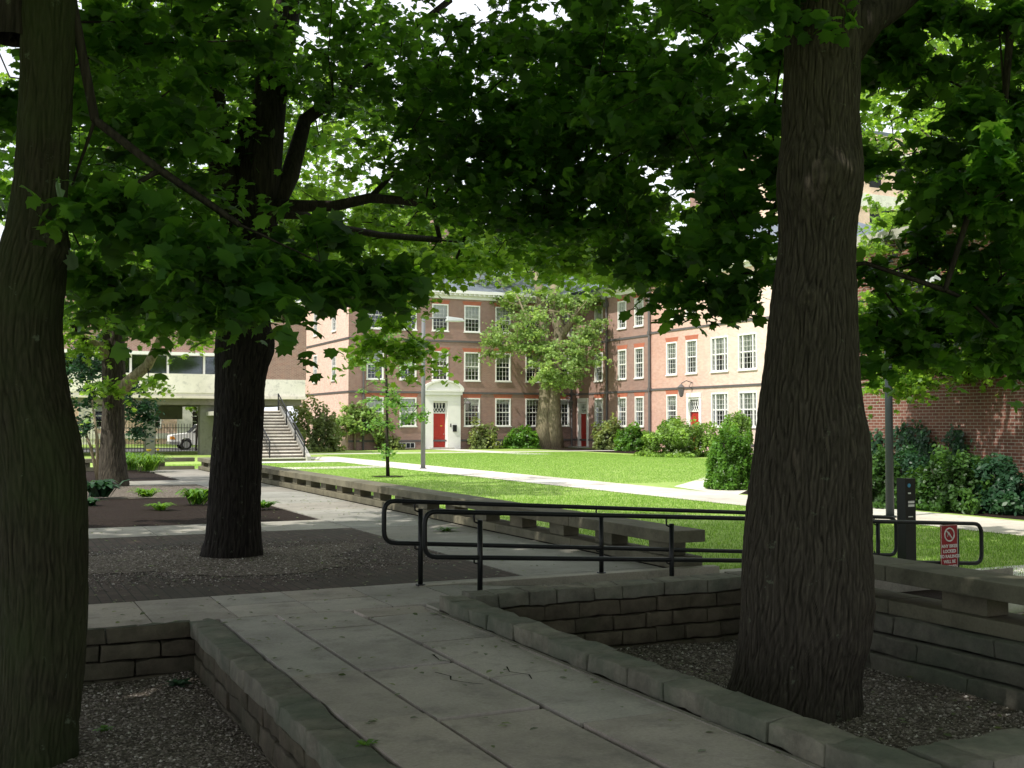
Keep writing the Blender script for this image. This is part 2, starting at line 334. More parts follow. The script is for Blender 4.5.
def trunk(name,rings,mat,parent,seg=120,zstep=.03,amp=.014,twist=.0,seedo=0.,lumps=(),flute=.0,freq=None,cap=False):
    """rings: (x,y,z,r) profile; builds a bark-furrowed surface"""
    rings=[tuple(r) for r in rings]; zs=[]; z0=rings[0][2]; z1=rings[-1][2]
    nz=max(8,int((z1-z0)/zstep)); V=[]; F=[]
    R=np.array(rings)
    def smooth_interp(z,k): return float(np.interp(z,R[:,2],R[:,k]))
    for i in range(nz+1):
        z=z0+(z1-z0)*i/nz
        cx=sum(smooth_interp(z+o,0) for o in (-.12,0,.12))/3; cy=sum(smooth_interp(z+o,1) for o in (-.12,0,.12))/3; r=sum(smooth_interp(z+o,3) for o in (-.12,0,.12))/3
        for k in range(seg):
            th=2*math.pi*k/seg+twist*(z-z0); c,s_=math.cos(th),math.sin(th)
            q=Vector((c*3.2,s_*3.2,z*.32+seedo)); wob=noise.noise(Vector((c*1.0,s_*1.0,z*.7+seedo)))*.075
            fl=flute*math.exp(-(z-z0)*1.6)*(.5+.5*math.sin(th*5+seedo+1.3*noise.noise(q*.4)))
            d=0
            if amp:
                w_=noise.noise(Vector((c*r*5,s_*r*5,z*2.2+seedo)))*.35
                u=noise.noise(Vector((c*r*24+w_,s_*r*24+w_,z*4.2+seedo*3))); v=noise.noise(Vector((c*r*55,s_*r*55,z*16+seedo)))
                d=amp*(.5-1.3*math.exp(-(u/.15)**2)+.8*v)
            for (lt,lz,lr,lh) in lumps:
                da=(th-lt+math.pi)%(2*math.pi)-math.pi; g=math.exp(-((da*r)/lr)**2-((z-lz)/lr)**2); d+=g*lh - .6*lh*math.exp(-((da*r)/(lr*.35))**2-((z-lz)/(lr*.35))**2)
            rr=r*(1+wob+fl)+d; V.append((cx+c*rr,cy+s_*rr,z))
    for i in range(nz):
        for k in range(seg):
            a=i*seg+k; b=i*seg+(k+1)%seg; F.append((a,b,b+seg,a+seg))
    if cap: F.append(tuple(nz*seg+k for k in range(seg)))
    me=bpy.data.meshes.new(name); me.from_pydata(V,[],F); me.update()
    return link(me,name,parent,mat,True)
def px_rings(rows,d,z_from_d=True):
    """rows (py, left px, right px) of a trunk d metres away -> rings"""
    out=[]
    for py,l,r in rows:
        a=at(l,py,d); b=at(r,py,d); c=(a+b)/2; out.append((c.x,c.y,c.z,(a-b).length/2))
    return sorted(out,key=lambda q:q[2])
def crown(tree,ells,mat_leaf,mat_bark,start_nodes,per,rad,thick,leaf,fixed={},shape=MAPLE,tilt=.6,step=.5,rmin=.006,expo=2.3,drop=0):
    cs=[]
    for e in ells:
        pts=ell_points(e,e[2]); cs+=[tuple(p) for p in pts]
    pos,par,ends=grow(start_nodes,cs,step)
    mb=MB(); limb_mesh(mb,pos,par,fixed,rmin,expo); mb.build('limb',mat_bark,tree,True)
    P,lv=spray(cs,per,rad,thick)
    me=leaves_mesh('crown',P,leaf,shape,tilt=tilt,lv=lv); link(me,'crown',tree,mat_leaf)
    return cs
def E3(px,py,d,rx,rz,n,ry=None):
    p=at(px,py,d); return ((p.x,p.y,p.z),(rx,ry or rx,rz),n)
def chain(pts,start_parent=-1):
    return [(p,i-1 if i else start_parent) for i,p in enumerate(pts)]
#==GROUND==
# ------------------------------------------------------------------ the ground and the paving
def struct(mb,name,mat,**k): return tag(mb.build(name,mat,**k),kind='structure')
g=MB()
# one sheet to the horizon at lawn level, left open under the raised terrace and the sunken beds
for r in ((-900,-12,-200,1500),(-12,7.45,-200,-3),(7.45,900,-200,1500),(-12,7.45,41.6,1500)): quadz(g,*r,LZ)
struct(g,'lawn',M['lawn'])
# terrace base (under every paved sheet)
g=MB()
for r in ((1.7,3.72,-3,9.3),(-12,4.3,9.62,10.62),(-12,7.4,10.62,41.6),(-12,-4,-3,9.62),(3.72,7.4,-3,3.6),(-4,1.7,-3,2.4)): quadz(g,*r,-.03)
struct(g,'terrace_ground',M['darkbed'])
def slabs(mb,x0,x1,ys,z=0,gap=.009,jit=.004,t=.06):
    for y0,y1 in zip(ys,ys[1:]):
        a,b,c,d=[random.uniform(-jit,jit) for _ in range(4)]; g_=gap/2; lv=random.random()
        P=[(x0+g_,y0+g_),(x1-g_,y0+g_),(x1-g_,y1-g_),(x0+g_,y1-g_)]; H=[a,b,c,d]
        mb.hexa([(p[0],p[1],z-t) for p in P]+[(p[0],p[1],z+h) for p,h in zip(P,H)],lv)
g=MB()
def cuts(a,b,L,off): 
    o=[a]; y=a+off
    while y<b-.3: o.append(y); y+=L*random.uniform(.9,1.1)
    return o+[b]
slabs(g,1.86,2.32,cuts(-3,9.62,1.25,.6)); slabs(g,2.32,3.01,cuts(-3,9.62,1.5,1.1),gap=.05,jit=.008); slabs(g,3.01,3.68,cuts(-3,9.62,1.35,.3),gap=.036,jit=.008)
x=-12
for w in [1.3]*9+[.95,.68,.69,.68,.7,.7]:
    slabs(g,x,x+w,[9.63,10.28,10.93] if x>1.4 else [9.63,10.93],gap=.012); x+=w
xe=x
# paving on the near side of the beds
for i in range(9): slabs(g,-12+i*1.5,-10.5+i*1.5,[-3,-1.5,0,1.2,2.4]) if -12+i*1.5<-.6 else None
struct(g,'terrace_paving',M['slab'])
g=MB(); quadz(g,-12,5.34,10.93,17.06,-.004); struct(g,'brick_paving',M['paver'])
g=MB(); ys=cuts(10.93,41.4,1.9,.7); slabs(g,5.35,7.08,ys,gap=.008,jit=.002)
for a,b in ((17.07,18.75),(31.0,33.4)):
    xx=-12
    while xx<5.3: slabs(g,xx,min(xx+1.6,5.34),[a,b],gap=.01,jit=.002); xx+=1.6
slabs(g,xe,7.08,[10.72,10.93],gap=.01)
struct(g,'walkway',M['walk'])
def blob(mb,cx,cy,rx,ry,z,n=60,s=0,rough=.12):
    pts=[]
    for k in range(n):
        a=2*math.pi*k/n; q=1+rough*2*noise.noise(Vector((math.cos(a)*1.7+s,math.sin(a)*1.7,s)))+rough*.7*noise.noise(Vector((math.cos(a)*7+s,math.sin(a)*7,s)))
        pts.append((cx+rx*q*math.cos(a),cy+ry*q*math.sin(a),z))
    mb.poly(pts)
g=MB(); blob(g,2.6,13.8,2.0,1.35,.003,s=3,rough=.25); blob(g,-3.2,13.7,2.2,1.6,.003,s=8); quadz(g,-12,5.3,25.7,30.98,.001); struct(g,'gravel_patch',M['gravel'])
g=MB()
def mound(mb,x0,x1,y0,y1,z,h,n=26):
    for i in range(n):
        for j in range(n):
            q=[]
            for a,b in ((i,j),(i+1,j),(i+1,j+1),(i,j+1)):
                u,v=a/n,b/n; X=x0+(x1-x0)*u; Y=y0+(y1-y0)*v; e=min(1,6*min(u,1-u,v,1-v))
                q.append((X,Y,z+e*h*(.6+.6*noise.noise(Vector((X*.9,Y*.9,1)))))) 
            mb.poly(q)
mound(g,-12,5.3,18.77,25.7,.0,.07); mound(g,-12,5.2,33.42,40.6,.0,.07)
quadz(g,19.0,40,9,27,LZ+.004); quadz(g,37.6,42.0,46,76,LZ+.004); blob(g,13.41,38.54,.62,.55,LZ+.03,s=4)
quadz(g,24.3,43,76.9,78.2,LZ+.004)
struct(g,'mulch_bed',M['mulch'])
# sunken beds
g=MB()
def bedfloor(mb,x0,x1,y0,y1,z,n=30):
    for i in range(n):
        for j in range(n):
            q=[]
            for a,b in ((i,j),(i+1,j),(i+1,j+1),(i,j+1)):
                X=x0+(x1-x0)*a/n; Y=y0+(y1-y0)*b/n; q.append((X,Y,z+.035*noise.noise(Vector((X*1.6,Y*1.6,5)))))
            mb.poly(q)
bedfloor(g,3.7,7.3,3.6,9.2,-.45); bedfloor(g,-4,1.68,2.4,9.64,-.42)
struct(g,'gravel_bed',M['gravel'])
# paths across the lawn
g=MB()
y=-20
while y<62:
    quadz(g,16.25,18.65,y,y+1.79,LZ+.012,random.random()); y+=1.8
x=7.5
while x<16.2:
    quadz(g,x,min(x+1.79,16.24),46.5,48.6,LZ+.012,random.random()); x+=1.8
x=8.2
while x<16.2: quadz(g,x,min(x+1.49,16.24),8.1,9.3,LZ+.012,random.random()); x+=1.5
g.poly([(10.7,9.3,LZ+.008),(13.3,9.3,LZ+.008),(13.3,10.9,LZ+.008),(10.7,10.9,LZ+.008)])
# branch to the right wing door with a flared mouth
g.poly([tuple(onz(a,b,LZ+.008)) for a,b in ((735,496),(674,486.4),(688,482.5),(702,478),(714,473.5),(722,470.5),(727,466),(735,462),(752,462),(745,475),(752,488))],.9)
quadz(g,18.66,41,68.0,69.4,LZ+.008); quadz(g,10.5,18.6,54.0,56.3,LZ+.016)
quadz(g,30.3,32.4,62,78.2,LZ+.010)
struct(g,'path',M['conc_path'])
g=MB(); quadz(g,-200,200,80.5,87,LZ-.19) ; 
g=MB(); quadz(g,-120,23.5,79,92,LZ+.006); struct(g,'street',M['asph'])
# the ramp between the two railings
g=MB(); g.hexa([(4.35,9.42,-.1),(8.6,9.42,-.5),(8.6,10.62,-.5),(4.35,10.62,-.1),(4.35,9.42,.004),(8.6,9.42,LZ+.02),(8.6,10.62,LZ+.02),(4.35,10.62,.004)],.5); g.box(8.6,11,9.42,10.62,-.5,LZ+.02,.6)
g.box(3.72,4.35,9.3,9.625,-.1,.0,.4); g.box(4.105,4.345,9.63,10.615,-.1,.002,.5); g.box(4.35,11,9.40,9.418,-.5,-.05,.3)
struct(g,'ramp',M['walk'])
g=MB(); g.box(4.05,7.7,10.62,10.76,-.5,.012,.35); g.box(7.7,8.3,10.6,10.95,-.5,-.08,.95)
tag(g.build('ramp_kerb',M['conc'],bevel=.008),'low concrete kerb wall along the far side of the ramp','kerb')
g=MB(); g.box(7.42,7.56,10.96,41.4,-.6,-.02,.4); tag(g.build('terrace_edge_wall',M['bench'],bevel=.01),'long concrete edge wall under the far bench beside the lawn','wall')
g=MB(); g.box(-12,7.4,41.45,41.6,-.6,-.02,.4); tag(g.build('terrace_edge_wall',M['bench'],bevel=.01),'concrete edge wall closing the terrace beneath the overpass','wall')
# ------------------------------------------------------------------ stone planter walls
def blocks(mb,a,b,width,z0,z1,side,L=.42,gap=.012,jit=.012,lvb=.2,lvr=.8):
    """a course of rough stone blocks from a to b (2D); side = thickness direction"""
    a=Vector((a[0],a[1])); b=Vector((b[0],b[1])); d=(b-a); Lt=d.length; d/=Lt; n=Vector(side); t=-random.random()*L*.5
    while t<Lt:
        l=L*random.uniform(.7,1.35); t0=max(0,t)+gap/2; t1=min(Lt,t+l)-gap/2
        if t1-t0>.05:
            j=lambda s_=jit: random.uniform(-s_,s_)
            p=[]
            o=j()
            for z in (z0,z1):
                for (tt,nn) in ((t0,0),(t1,0),(t1,width),(t0,width)):
                    q=a+d*(tt+j(.005))+n*(nn+(o+j(.008) if nn==0 else 0)); p.append((q.x,q.y,z+(gap/2 if z==z0 else -gap/2+j(.004))))
            mb.hexa(p,lvb+lvr*random.random())
        t+=l
def finish_stone(mb,name,mat,parent,bev=.007):
    me=bpy.data.meshes.new(name); me.from_pydata(mb.v,[],mb.f); a=me.attributes.new('lv','FLOAT','FACE'); a.data.foreach_set('value',mb.lv); me.update()
    bm=bmesh.new(); bm.from_mesh(me); bmesh.ops.recalc_face_normals(bm,faces=bm.faces)
    bmesh.ops.bevel(bm,geom=list(bm.edges),offset=bev,segments=2,affect='EDGES',profile=.5)
    es=[e for e in bm.edges if e.calc_length()>.12]; bmesh.ops.subdivide_edges(bm,edges=es,cuts=3,use_grid_fill=True)
    for v in bm.verts:
        q=noise.noise_vector(v.co*11)*.014+noise.noise_vector(v.co*30)*.007+noise.noise_vector(v.co*3.3)*.007; v.co+=q
    bm.to_mesh(me); bm.free(); return link(me,name,parent,mat,True)
RB=empty('stone_planter_wall',(3.8,6,0),'low rough stone wall around the sunken gravel bed of the big right tree','planter wall')
m=MB(); blocks(m,(3.67,9.22),(3.67,0),.24,0.0,.13,(1,0),L=.5,jit=.008)
blocks(m,(3.97,4.0),(7.3,4.0),.32,.0,.135,(0,-1),L=.5)
blocks(m,(3.97,9.08),(7.35,9.08),.33,.0,.135,(0,1),L=.38); finish_stone(m,'coping',M['stone_green'],RB)
m=MB()
for k in range(4):
    z1=-.003-.14*k; z0=z1-.137
    blocks(m,(3.95-.015*k,9.08-.02*k),(7.35,9.08-.02*k),.3,z0,z1,(0,1),L=.36)
    blocks(m,(3.94,9.1),(3.94,3.6),.2,z0,z1,(-1,0),L=.4,lvb=0,lvr=.5); blocks(m,(3.97,4.01),(7.3,4.01),.2,z0,z1,(0,-1),L=.4)
m.box(3.72,3.76,3.5,9.4,-.5,-.02,.2); m.box(3.95,7.35,9.24,9.40,-.5,-.02,.1)
finish_stone(m,'stone_course',M['stone'],RB)
m=MB(); m.box(3.62,3.655,0,9.4,-.02,.012,.2); m.build('mortar_strip',M['walk'],RB)
RW=empty('retaining_wall',(7.2,6,-.4),'stepped dark stone wall rising from the gravel bed to the near bench','retaining wall')
m=MB()
for k in range(3):
    z1=-.0-.16*k; blocks(m,(7.06-.055*(k+.0),9.1),(7.06-.055*k,2.5),.5+.055*k,z1-.156,z1-.004,(1,0),L=.9,lvb=0,lvr=.45)
finish_stone(m,'stone_course',M['stone_green'],RW)
LB=empty('stone_planter_wall',(1.7,6,0),'flush dark stone wall edging the sunken gravel bed beside the left tree','planter wall')
m=MB(); blocks(m,(1.62,9.80),(1.62,0),.22,-.13,.006,(1,0),L=.55,jit=.004); blocks(m,(-4,9.62),(1.64,9.62),.012,-.13,.008,(0,1),L=.6); finish_stone(m,'coping',M['stone_green'],LB)
m=MB()
for k in range(1,4):
    z1=-.003-.135*k; z0=z1-.132
    blocks(m,(1.65,9.64),(1.65,2.4),.3,z0,z1,(1,0),L=.55,lvb=0,lvr=.5)
for k in range(4):
    z1=.0-.135*k; z0=z1-.132
    blocks(m,(-4,9.60-.02*k),(1.66,9.60-.02*k),.3,z0,z1,(0,1),L=.5,lvb=0,lvr=.5)
m.box(1.72,1.80,2.4,9.74,-.55,-.02,.1); m.box(-4,1.72,9.72,9.78,-.55,-.02,.1)
finish_stone(m,'stone_course',M['stone'],LB)
# ------------------------------------------------------------------ concrete benches
def bench(label,a,b,depth_dir,gapL,blockL,h=.42,group=None,name='concrete_bench'):
    """low concrete bench: base beam, spaced blocks, long seat"""
    A=Vector((a[0],a[1],0)); B=Vector((b[0],b[1],0)); d=(B-A); L=d.length; d/=L; n=Vector((*depth_dir,0)); t=empty(name,A,label,'bench',group)
    f=lambda u,w,z: tuple(A+d*u+n*w+Vector((0,0,z)))
    m=MB(); u=0
    while u<L-.1: l=min(2.4,L-u); m.box(u+.004,u+l-.004,0,.5,h-.14,h,random.random(),tf=f); u+=l
    m.build('seat',M['bench'],t,bevel=.012)
    m=MB(); u=0
    while u<L-.1: l=min(2.4,L-u); m.box(u+.003,u+l-.003,.03,.46,.0,.12,random.random(),tf=f); u+=l
    m.build('base_beam',M['bench'],t,bevel=.01)
    u=blockL*.4
    while u<L-blockL:
        m=MB(); m.box(u,u+blockL,.10,.34,.122,h-.142,random.random(),tf=f); m.build('support_block',M['bench'],t,bevel=.008); u+=blockL+gapL
    return t
bench('long low concrete bench running along the lawn edge behind the railings',(7.1,10.75),(7.1,41.0),(1,0),.86,.42)
bench('concrete bench above the stone wall at right, in front of the red sign',(7.1,2.6),(7.1,9.1),(1,0),1.35,.46)
bench('far low concrete bench crossing under the overpass beside the grass clump',(-11,40.9),(7.0,40.9),(0,1),.62,.62)
#==RAILS==
def arc(p0,p1,p2,r,n=5):
    p0,p1,p2=Vector(p0),Vector(p1),Vector(p2); a=p1+(p0-p1).normalized()*r; b=p1+(p2-p1).normalized()*r
    return [((1-t)**2)*a+2*t*(1-t)*p1+t*t*b for t in [i/n for i in range(n+1)]]
def railing(label,Y,x0,x1,zt0,zt1,posts,g0):
    t=empty('metal_railing',(x0,Y,0),label,'railing','black tube railings along the ramp'); lo=.42
    zt=lambda x: zt0+(zt1-zt0)*(x-x0)/(x1-x0)
    c=[(x0,Y,zt0),(x1,Y,zt1),(x1,Y,zt1-lo-.05),(x0,Y,zt0-lo)]
    pts=[]
    for i in range(4): pts+=arc(c[i-1],c[i],c[(i+1)%4],.12)
    pts.append(pts[0]); pts.append(pts[1])
    m=MB(); m.tube(pts,.024,10,cap=False); m.build('rail_loop',M['black'],t,True)
    for x in posts:
        m=MB(); gz=g0(x); m.tube([(x,Y+.0,gz-.02),(x,Y+.0,zt(x)-.07)],.026,10); m.build('post',M['black'],t,True)
        m=MB(); m.tube([(x-.02,Y,zt(x)-.1),(x-.06,Y,zt(x)-.085),(x-.065,Y,zt(x)-.03),(x-.05,Y,zt(x)-.005)],.009,6); m.build('bracket',M['black'],t,True); m=MB(); m.tube([(x-.02,Y,zt(x)-lo-.06),(x-.06,Y,zt(x)-lo-.05),(x-.06,Y,zt(x)-lo)],.009,6)
        m.build('bracket',M['black'],t,True)
        m=MB(); m.tube([(x,Y,gz),(x,Y,gz+.012)],.05,12); m.build('base_flange',M['black'],t)
    return t
gr=lambda x: max(LZ,-(x-4.35)/4.25*.3) if x>4.35 else 0
railing('far black railing of the ramp, its rounded end furthest left',10.69,3.68,10.45,.875,.46,[4.07,6.18,8.3,10.15],lambda x:0.01 if x<7.7 else gr(x))
railing('near black railing of the ramp, carrying the red sign at its right end',9.72,3.74,10.85,.835,.445,[4.30,6.45,8.55,10.45],gr)
# red sign hung on the near railing
def text_mesh(body,size,loc,rotz,mat,parent,name,align='CENTER',extr=.0015,bold=.0):
    cu=bpy.data.curves.new('t','FONT'); cu.body=body; cu.size=size; cu.align_x=align; cu.extrude=extr; cu.offset=bold
    o=bpy.data.objects.new('t',cu); COL.objects.link(o); dg=bpy.context.evaluated_depsgraph_get(); me=bpy.data.meshes.new_from_object(o.evaluated_get(dg)); bpy.data.objects.remove(o)
    me.transform(Matrix.Translation(loc)@Matrix.Rotation(rotz,4,'Z')@Matrix.Rotation(math.pi/2,4,'X')); return link(me,name,parent,mat)
sx,sy,sz=10.28,9.68,.46
SG=empty('parking_sign',(sx,sy,sz),'small red sign with a crossed circle, hung on the near railing','sign')
ang=0
m=MB(); m.box(sx-.135,sx+.135,sy-.004,sy+.004,sz-.52,sz,.5); m.build('board',M['signred'],SG,bevel=.002)
m=MB()
for a,b,c,d in ((sx-.13,sx+.13,sz-.008,sz-.004),(sx-.13,sx-.126,sz-.515,sz-.008),(sx+.126,sx+.13,sz-.515,sz-.008)): m.box(a,b,sy-.0065,sy-.0045,c,d)
m.build('border',M['signwhite'],SG)
m=MB(); cz=sz-.115; R_=.075
pts=[(sx+R_*math.cos(a),sy-.007,cz+R_*math.sin(a)) for a in [i*2*math.pi/32 for i in range(33)]]; m.tube(pts,.0085,6,cap=False)
m.tube([(sx-R_*.7,sy-.007,cz+R_*.7),(sx+R_*.7,sy-.007,cz-R_*.7)],.008,6)
m.tube([(sx-.03,sy-.007,cz-.025),(sx-.01,sy-.007,cz+.03),(sx+.02,sy-.007,cz-.01)],.005,5)
m.build('crossed_circle',M['signwhite'],SG,True)
for i,s_ in enumerate(('ANY BIKES','LOCKED','TO RAILINGS','WILL BE','REMOVED')): text_mesh(s_,.052,Vector((sx,sy-.007,sz-.265-i*.06)),0,M['signwhite'],SG,'lettering',bold=.0012)
# information pillar
tp=ony(910,520,10.95); tx=tp.x
TT=empty('information_pillar',(tx,11.0,LZ),'slim dark information pillar with small white lettering beside the lawn','sign post')
m=MB(); m.box(tx-.085,tx+.085,10.93,11.06,LZ,.93,.5); m.build('panel',M['lampgrey'] if False else M['black'],TT,bevel=.006)
m=MB(); m.box(tx-.105,tx-.087,10.92,11.07,LZ,.935,.5); m.build('edge_fin',M['black'],TT)
m=MB(); m.tube([(tx-.03,10.926,.84),(tx-.03,10.93,.84)],.026,14); m.build('blue_symbol',M['signblue'],TT)
for i,(a,b,h) in enumerate(((.035,.73,.02),(.08,.61,.03),(.08,.565,.03),(.06,.43,.012))):
    m=MB(); m.box(tx-.05,tx-.05+a*1.3,10.924,10.9285,b,b+h); m.build('lettering',M['signwhite'],TT)
# lamp posts
def lamp(label,x,y,h,r=.09,mt='lampgrey'):
    t=empty('lamp_post',(x,y,LZ),label,'street lamp','grey lamp posts beside the path')
    m=MB(); m.tube([(x,y,LZ),(x,y,LZ+h)],[r,r*.8],14); m.build('pole',M[mt],t,True)
    m=MB(); m.tube([(x,y,LZ),(x,y,LZ+.05)],r*1.5,14); m.build('base_plate',M[mt],t)
    m=MB(); m.tube([(x,y,LZ+h-.06),(x+.5,y-.1,LZ+h-.02),(x+1.0,y-.2,LZ+h-.02)],.035,8); m.build('arm',M[mt],t,True)
    m=MB(); z=LZ+h-.14; m.hexa([(x+.95,y-.34,z),(x+1.75,y-.40,z),(x+1.75,y-.24,z),(x+.95,y-.08,z),(x+.98,y-.30,z+.2),(x+1.66,y-.38,z+.13),(x+1.66,y-.26,z+.13),(x+.98,y-.12,z+.2)]); m.build('lamp_head',M['lamphead'],t,bevel=.02)
    m=MB(); m.box(x+1.05,x+1.6,y-.34,y-.26,z-.02,z-.002); m.build('lens',M['white'],t)
lamp('grey lamp post on the sunlit lawn in front of the pedimented door',17.08,44.59,6.45,.1)
lamp('dark lamp post at right beside the path and ivy wall',16.95,17.5,5.0,.085,'lampdark')
# round concrete planter behind the near bench
m=MB(); cx,cy=9.35,8.9
pts=[(cx+.95*math.cos(a),cy+.75*math.sin(a),LZ+.09) for a in [i*2*math.pi/48 for i in range(49)]]; m.tube(pts,.09,8,cap=False)
PL=empty('round_planter',(cx,cy,LZ),'low round concrete planter edge with small green plants behind the bench','planter'); m.build('rim',M['conc'],PL,True)
m=MB(); blob(m,cx,cy,.92,.72,LZ+.08,rough=0); m.build('soil',M['mulch'],PL)
#==BUILD==
# ------------------------------------------------------------------ the brick hall
YC=78.3; XL=24.2; XR=42.97; Z1,Z2,ZE=3.95,7.85,11.3
HALL=empty('brick_hall',(33,YC,LZ),'three-storey red brick courtyard hall with white windows and three red doors','building')
class Face:
    def __init__(s,O,du,n): s.O=Vector(O); s.du=Vector(du); s.n=Vector(n)
    def f(s,u,w,z): return tuple(s.O+s.du*u+s.n*w+Vector((0,0,z)))
    def u(s,px,py):      # where a sight line meets the face
        r=ray(px,py); t=(s.O-Vector((0,0,EYE))).dot(s.n)/r.dot(s.n); p=Vector((0,0,EYE))+r*t; return (p-s.O).dot(s.du),p.z
def wall_open(face,u0,u1,z0,z1,ops,mat,parent,depth=.14,name='wall'):
    us=sorted({u0,u1}|{o[0] for o in ops}|{o[1] for o in ops}); zs=sorted({z0,z1}|{o[2] for o in ops}|{o[3] for o in ops}); m=MB()
    us=[u for u in us if u0<=u<=u1]; zs=[z for z in zs if z0<=z<=z1]
    for a,b in zip(us,us[1:]):
        for c,d in zip(zs,zs[1:]):
            mu,mz=(a+b)/2,(c+d)/2
            if any(o[0]<mu<o[1] and o[2]<mz<o[3] for o in ops): continue
            m.poly([face.f(a,0,c),face.f(b,0,c),face.f(b,0,d),face.f(a,0,d)])
    for a,b,c,d in ops:
        for q in (((a,c),(a,d)),((b,d),(b,c)),((a,d),(b,d)),((b,c),(a,c))):
            (p,z_),(p2,z2_)=q; m.poly([face.f(p,0,z_),face.f(p2,0,z2_),face.f(p2,-depth,z2_),face.f(p,-depth,z_)])
    return m.build(name,mat,parent)
def window(face,uc,z0,w,h,parent,cols=4,rows=6,blind=.5,side=False):
    m=MB(); f=face.f; c=.10
    for a,b,p,q in ((uc-w/2,uc-w/2+c,z0,z0+h),(uc+w/2-c,uc+w/2,z0,z0+h),(uc-w/2+c,uc+w/2-c,z0+h-c,z0+h),(uc-w/2+c,uc+w/2-c,z0,z0+.09)): m.box(a,b,-.12,.035,p,q,tf=f)
    wf=m.build('window',M['white'],parent)
    m=MB(); m.box(uc-w/2-.05,uc+w/2+.05,.037,.09,z0-.06,z0+.03,tf=f); m.build('sill',M['white'],wf)
    a0,a1=uc-w/2+c,uc+w/2-c; b0,b1=z0+.09,z0+h-c; m=MB(); mid=(b0+b1)/2
    if side:
        k=(a1-a0)*.2
        for x in (a0+k,a1-k): m.box(x-.05,x+.05,-.11,-.0,b0,b1,tf=f)
    m.box(a0,a1,-.105,-.045,mid-.035,mid+.035,tf=f)
    for i in range(1,cols): x=a0+(a1-a0)*i/cols; m.box(x-.009,x+.009,-.10,-.07,b0,b1,tf=f)
    for i in range(1,rows):
        if i*2==rows: continue
        z=b0+(b1-b0)*i/rows; m.box(a0,a1,-.098,-.072,z-.009,z+.009,tf=f)
    m.build('sash',M['white'],wf)
    m=MB(); m.poly([f(a0,-.10,b0),f(a1,-.10,b0),f(a1,-.10,b1),f(a0,-.10,b1)]); m.build('pane',M['glass'],wf)
    m=MB(); m.poly([f(a0,-.14,b0),f(a1,-.14,b0),f(a1,-.14,b1),f(a0,-.14,b1)]); m.build('dark_interior',M['void'],wf)
    if blind>0: m=MB(); zb=b1-(b1-b0)*blind; m.poly([f(a0,-.12,zb),f(a1,-.12,zb),f(a1,-.12,b1),f(a0,-.12,b1)]); m.build('blind',M['blind'],wf)
FC=Face((XL,YC,0),(1,0,0),(0,-1,0)); LEN=XR-XL
row3=(8.57,2.05); row2=(4.85,2.2); row1=(1.4,2.15)      # sill height, window height
cxs=[FC.u(p,400)[0] for p in (375,408,440,472,503,533,562)]; ww=1.32
ops=[]; wins=[]
for i,u in enumerate(cxs):
    for j,(z0,h) in enumerate((row1,row2,row3)):
        if j==0 and i==2: continue
        ops.append((u-ww/2,u+ww/2,z0,z0+h)); wins.append((u,z0,ww,h))
def door_open(face,u,w,h): return (u-w/2,u+w/2,LZ+.12,LZ+.12+h)
ud=FC.u(439.3,430)[0]; ops.append(door_open(FC,ud,1.15,3.45))
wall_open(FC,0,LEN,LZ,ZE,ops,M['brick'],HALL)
for k,(u,z0,w,h) in enumerate(wins): window(FC,u,z0,w,h,HALL,4,6,[.35,.5,.25,.6,.5,.15][k*7%6])
def belt(face,u0,u1,z,parent):
    m=MB(); m.box(u0,u1,.003,.05,z-.09,z+.05,tf=face.f); m.build('belt_course',M['pipe'],parent)
def lintels(face,wins,parent):
    for u,z0,w,h in wins:
        m=MB(); m.hexa([face.f(u-w/2-.03,.003,z0+h),face.f(u+w/2+.03,.003,z0+h),face.f(u+w/2+.03,.012,z0+h),face.f(u-w/2-.03,.012,z0+h),face.f(u-w/2-.16,.003,z0+h+.3),face.f(u+w/2+.16,.003,z0+h+.3),face.f(u+w/2+.16,.012,z0+h+.3),face.f(u-w/2-.16,.012,z0+h+.3)])
        m.build('brick_lintel',M['lintel'],parent)
M['lintel']=m_plain('orange_brick_lintel',(.42,.14,.085),.8,.15,3)
def cornice(face,u0,u1,parent,z=ZE):
    m=MB(); m.box(u0,u1,.003,.12,z-.25,z-.002,tf=face.f); m.box(u0-.3,u1+.3 if False else u1,.003,.5,z+.14,z+.38,tf=face.f); m.box(u0,u1,.003,.3,z,z+.138,tf=face.f)
    u=u0+.1
    while u<u1: m.box(u,u+.16,.305,.44,z-.0,z+.138,tf=face.f); u+=.4
    m.build('cornice',M['white'],parent)
def pipe(face,u,parent,z0=LZ,z1=ZE-.2,r=.08):
    m=MB(); m.tube([face.f(u,.12,z0),face.f(u,.12,z1)],r,8); m.box(u-.17,u+.17,.04,.28,z1-.75,z1-.35,tf=face.f)
    for z in (Z1,Z2): m.box(u-.13,u+.13,.02,.22,z-.12,z+.12,tf=face.f)
    m.tube([face.f(u,.12,z1),face.f(u+.05,.3,z1+.3),face.f(u+.05,.42,z1+.42)],r*.8,6)
    m.build('downspout',M['pipe'],parent)
for z in (Z1,Z2): belt(FC,0,LEN,z,HALL)
belt(FC,0,LEN,.35,HALL)
cornice(FC,0,LEN,HALL); lintels(FC,[w for w in wins],HALL)
pipe(FC,FC.u(363,400)[0],HALL); pipe(FC,LEN-.45,HALL)
m=MB()
for p in (406,504,518):
    u=FC.u(p,446)[0]; m.box(u-.7,u+.7,.004,.03,LZ+.08,LZ+.5,tf=FC.f)
m.build('basement_window',M['white'],HALL)
m=MB()
for p in (406,504,518):
    u=FC.u(p,446)[0]
    for i in range(4): m.box(u-.64+i*.33,u-.64+i*.33+.28,.032,.04,LZ+.12,LZ+.46,tf=FC.f)
m.build('basement_pane',M['void'],HALL)
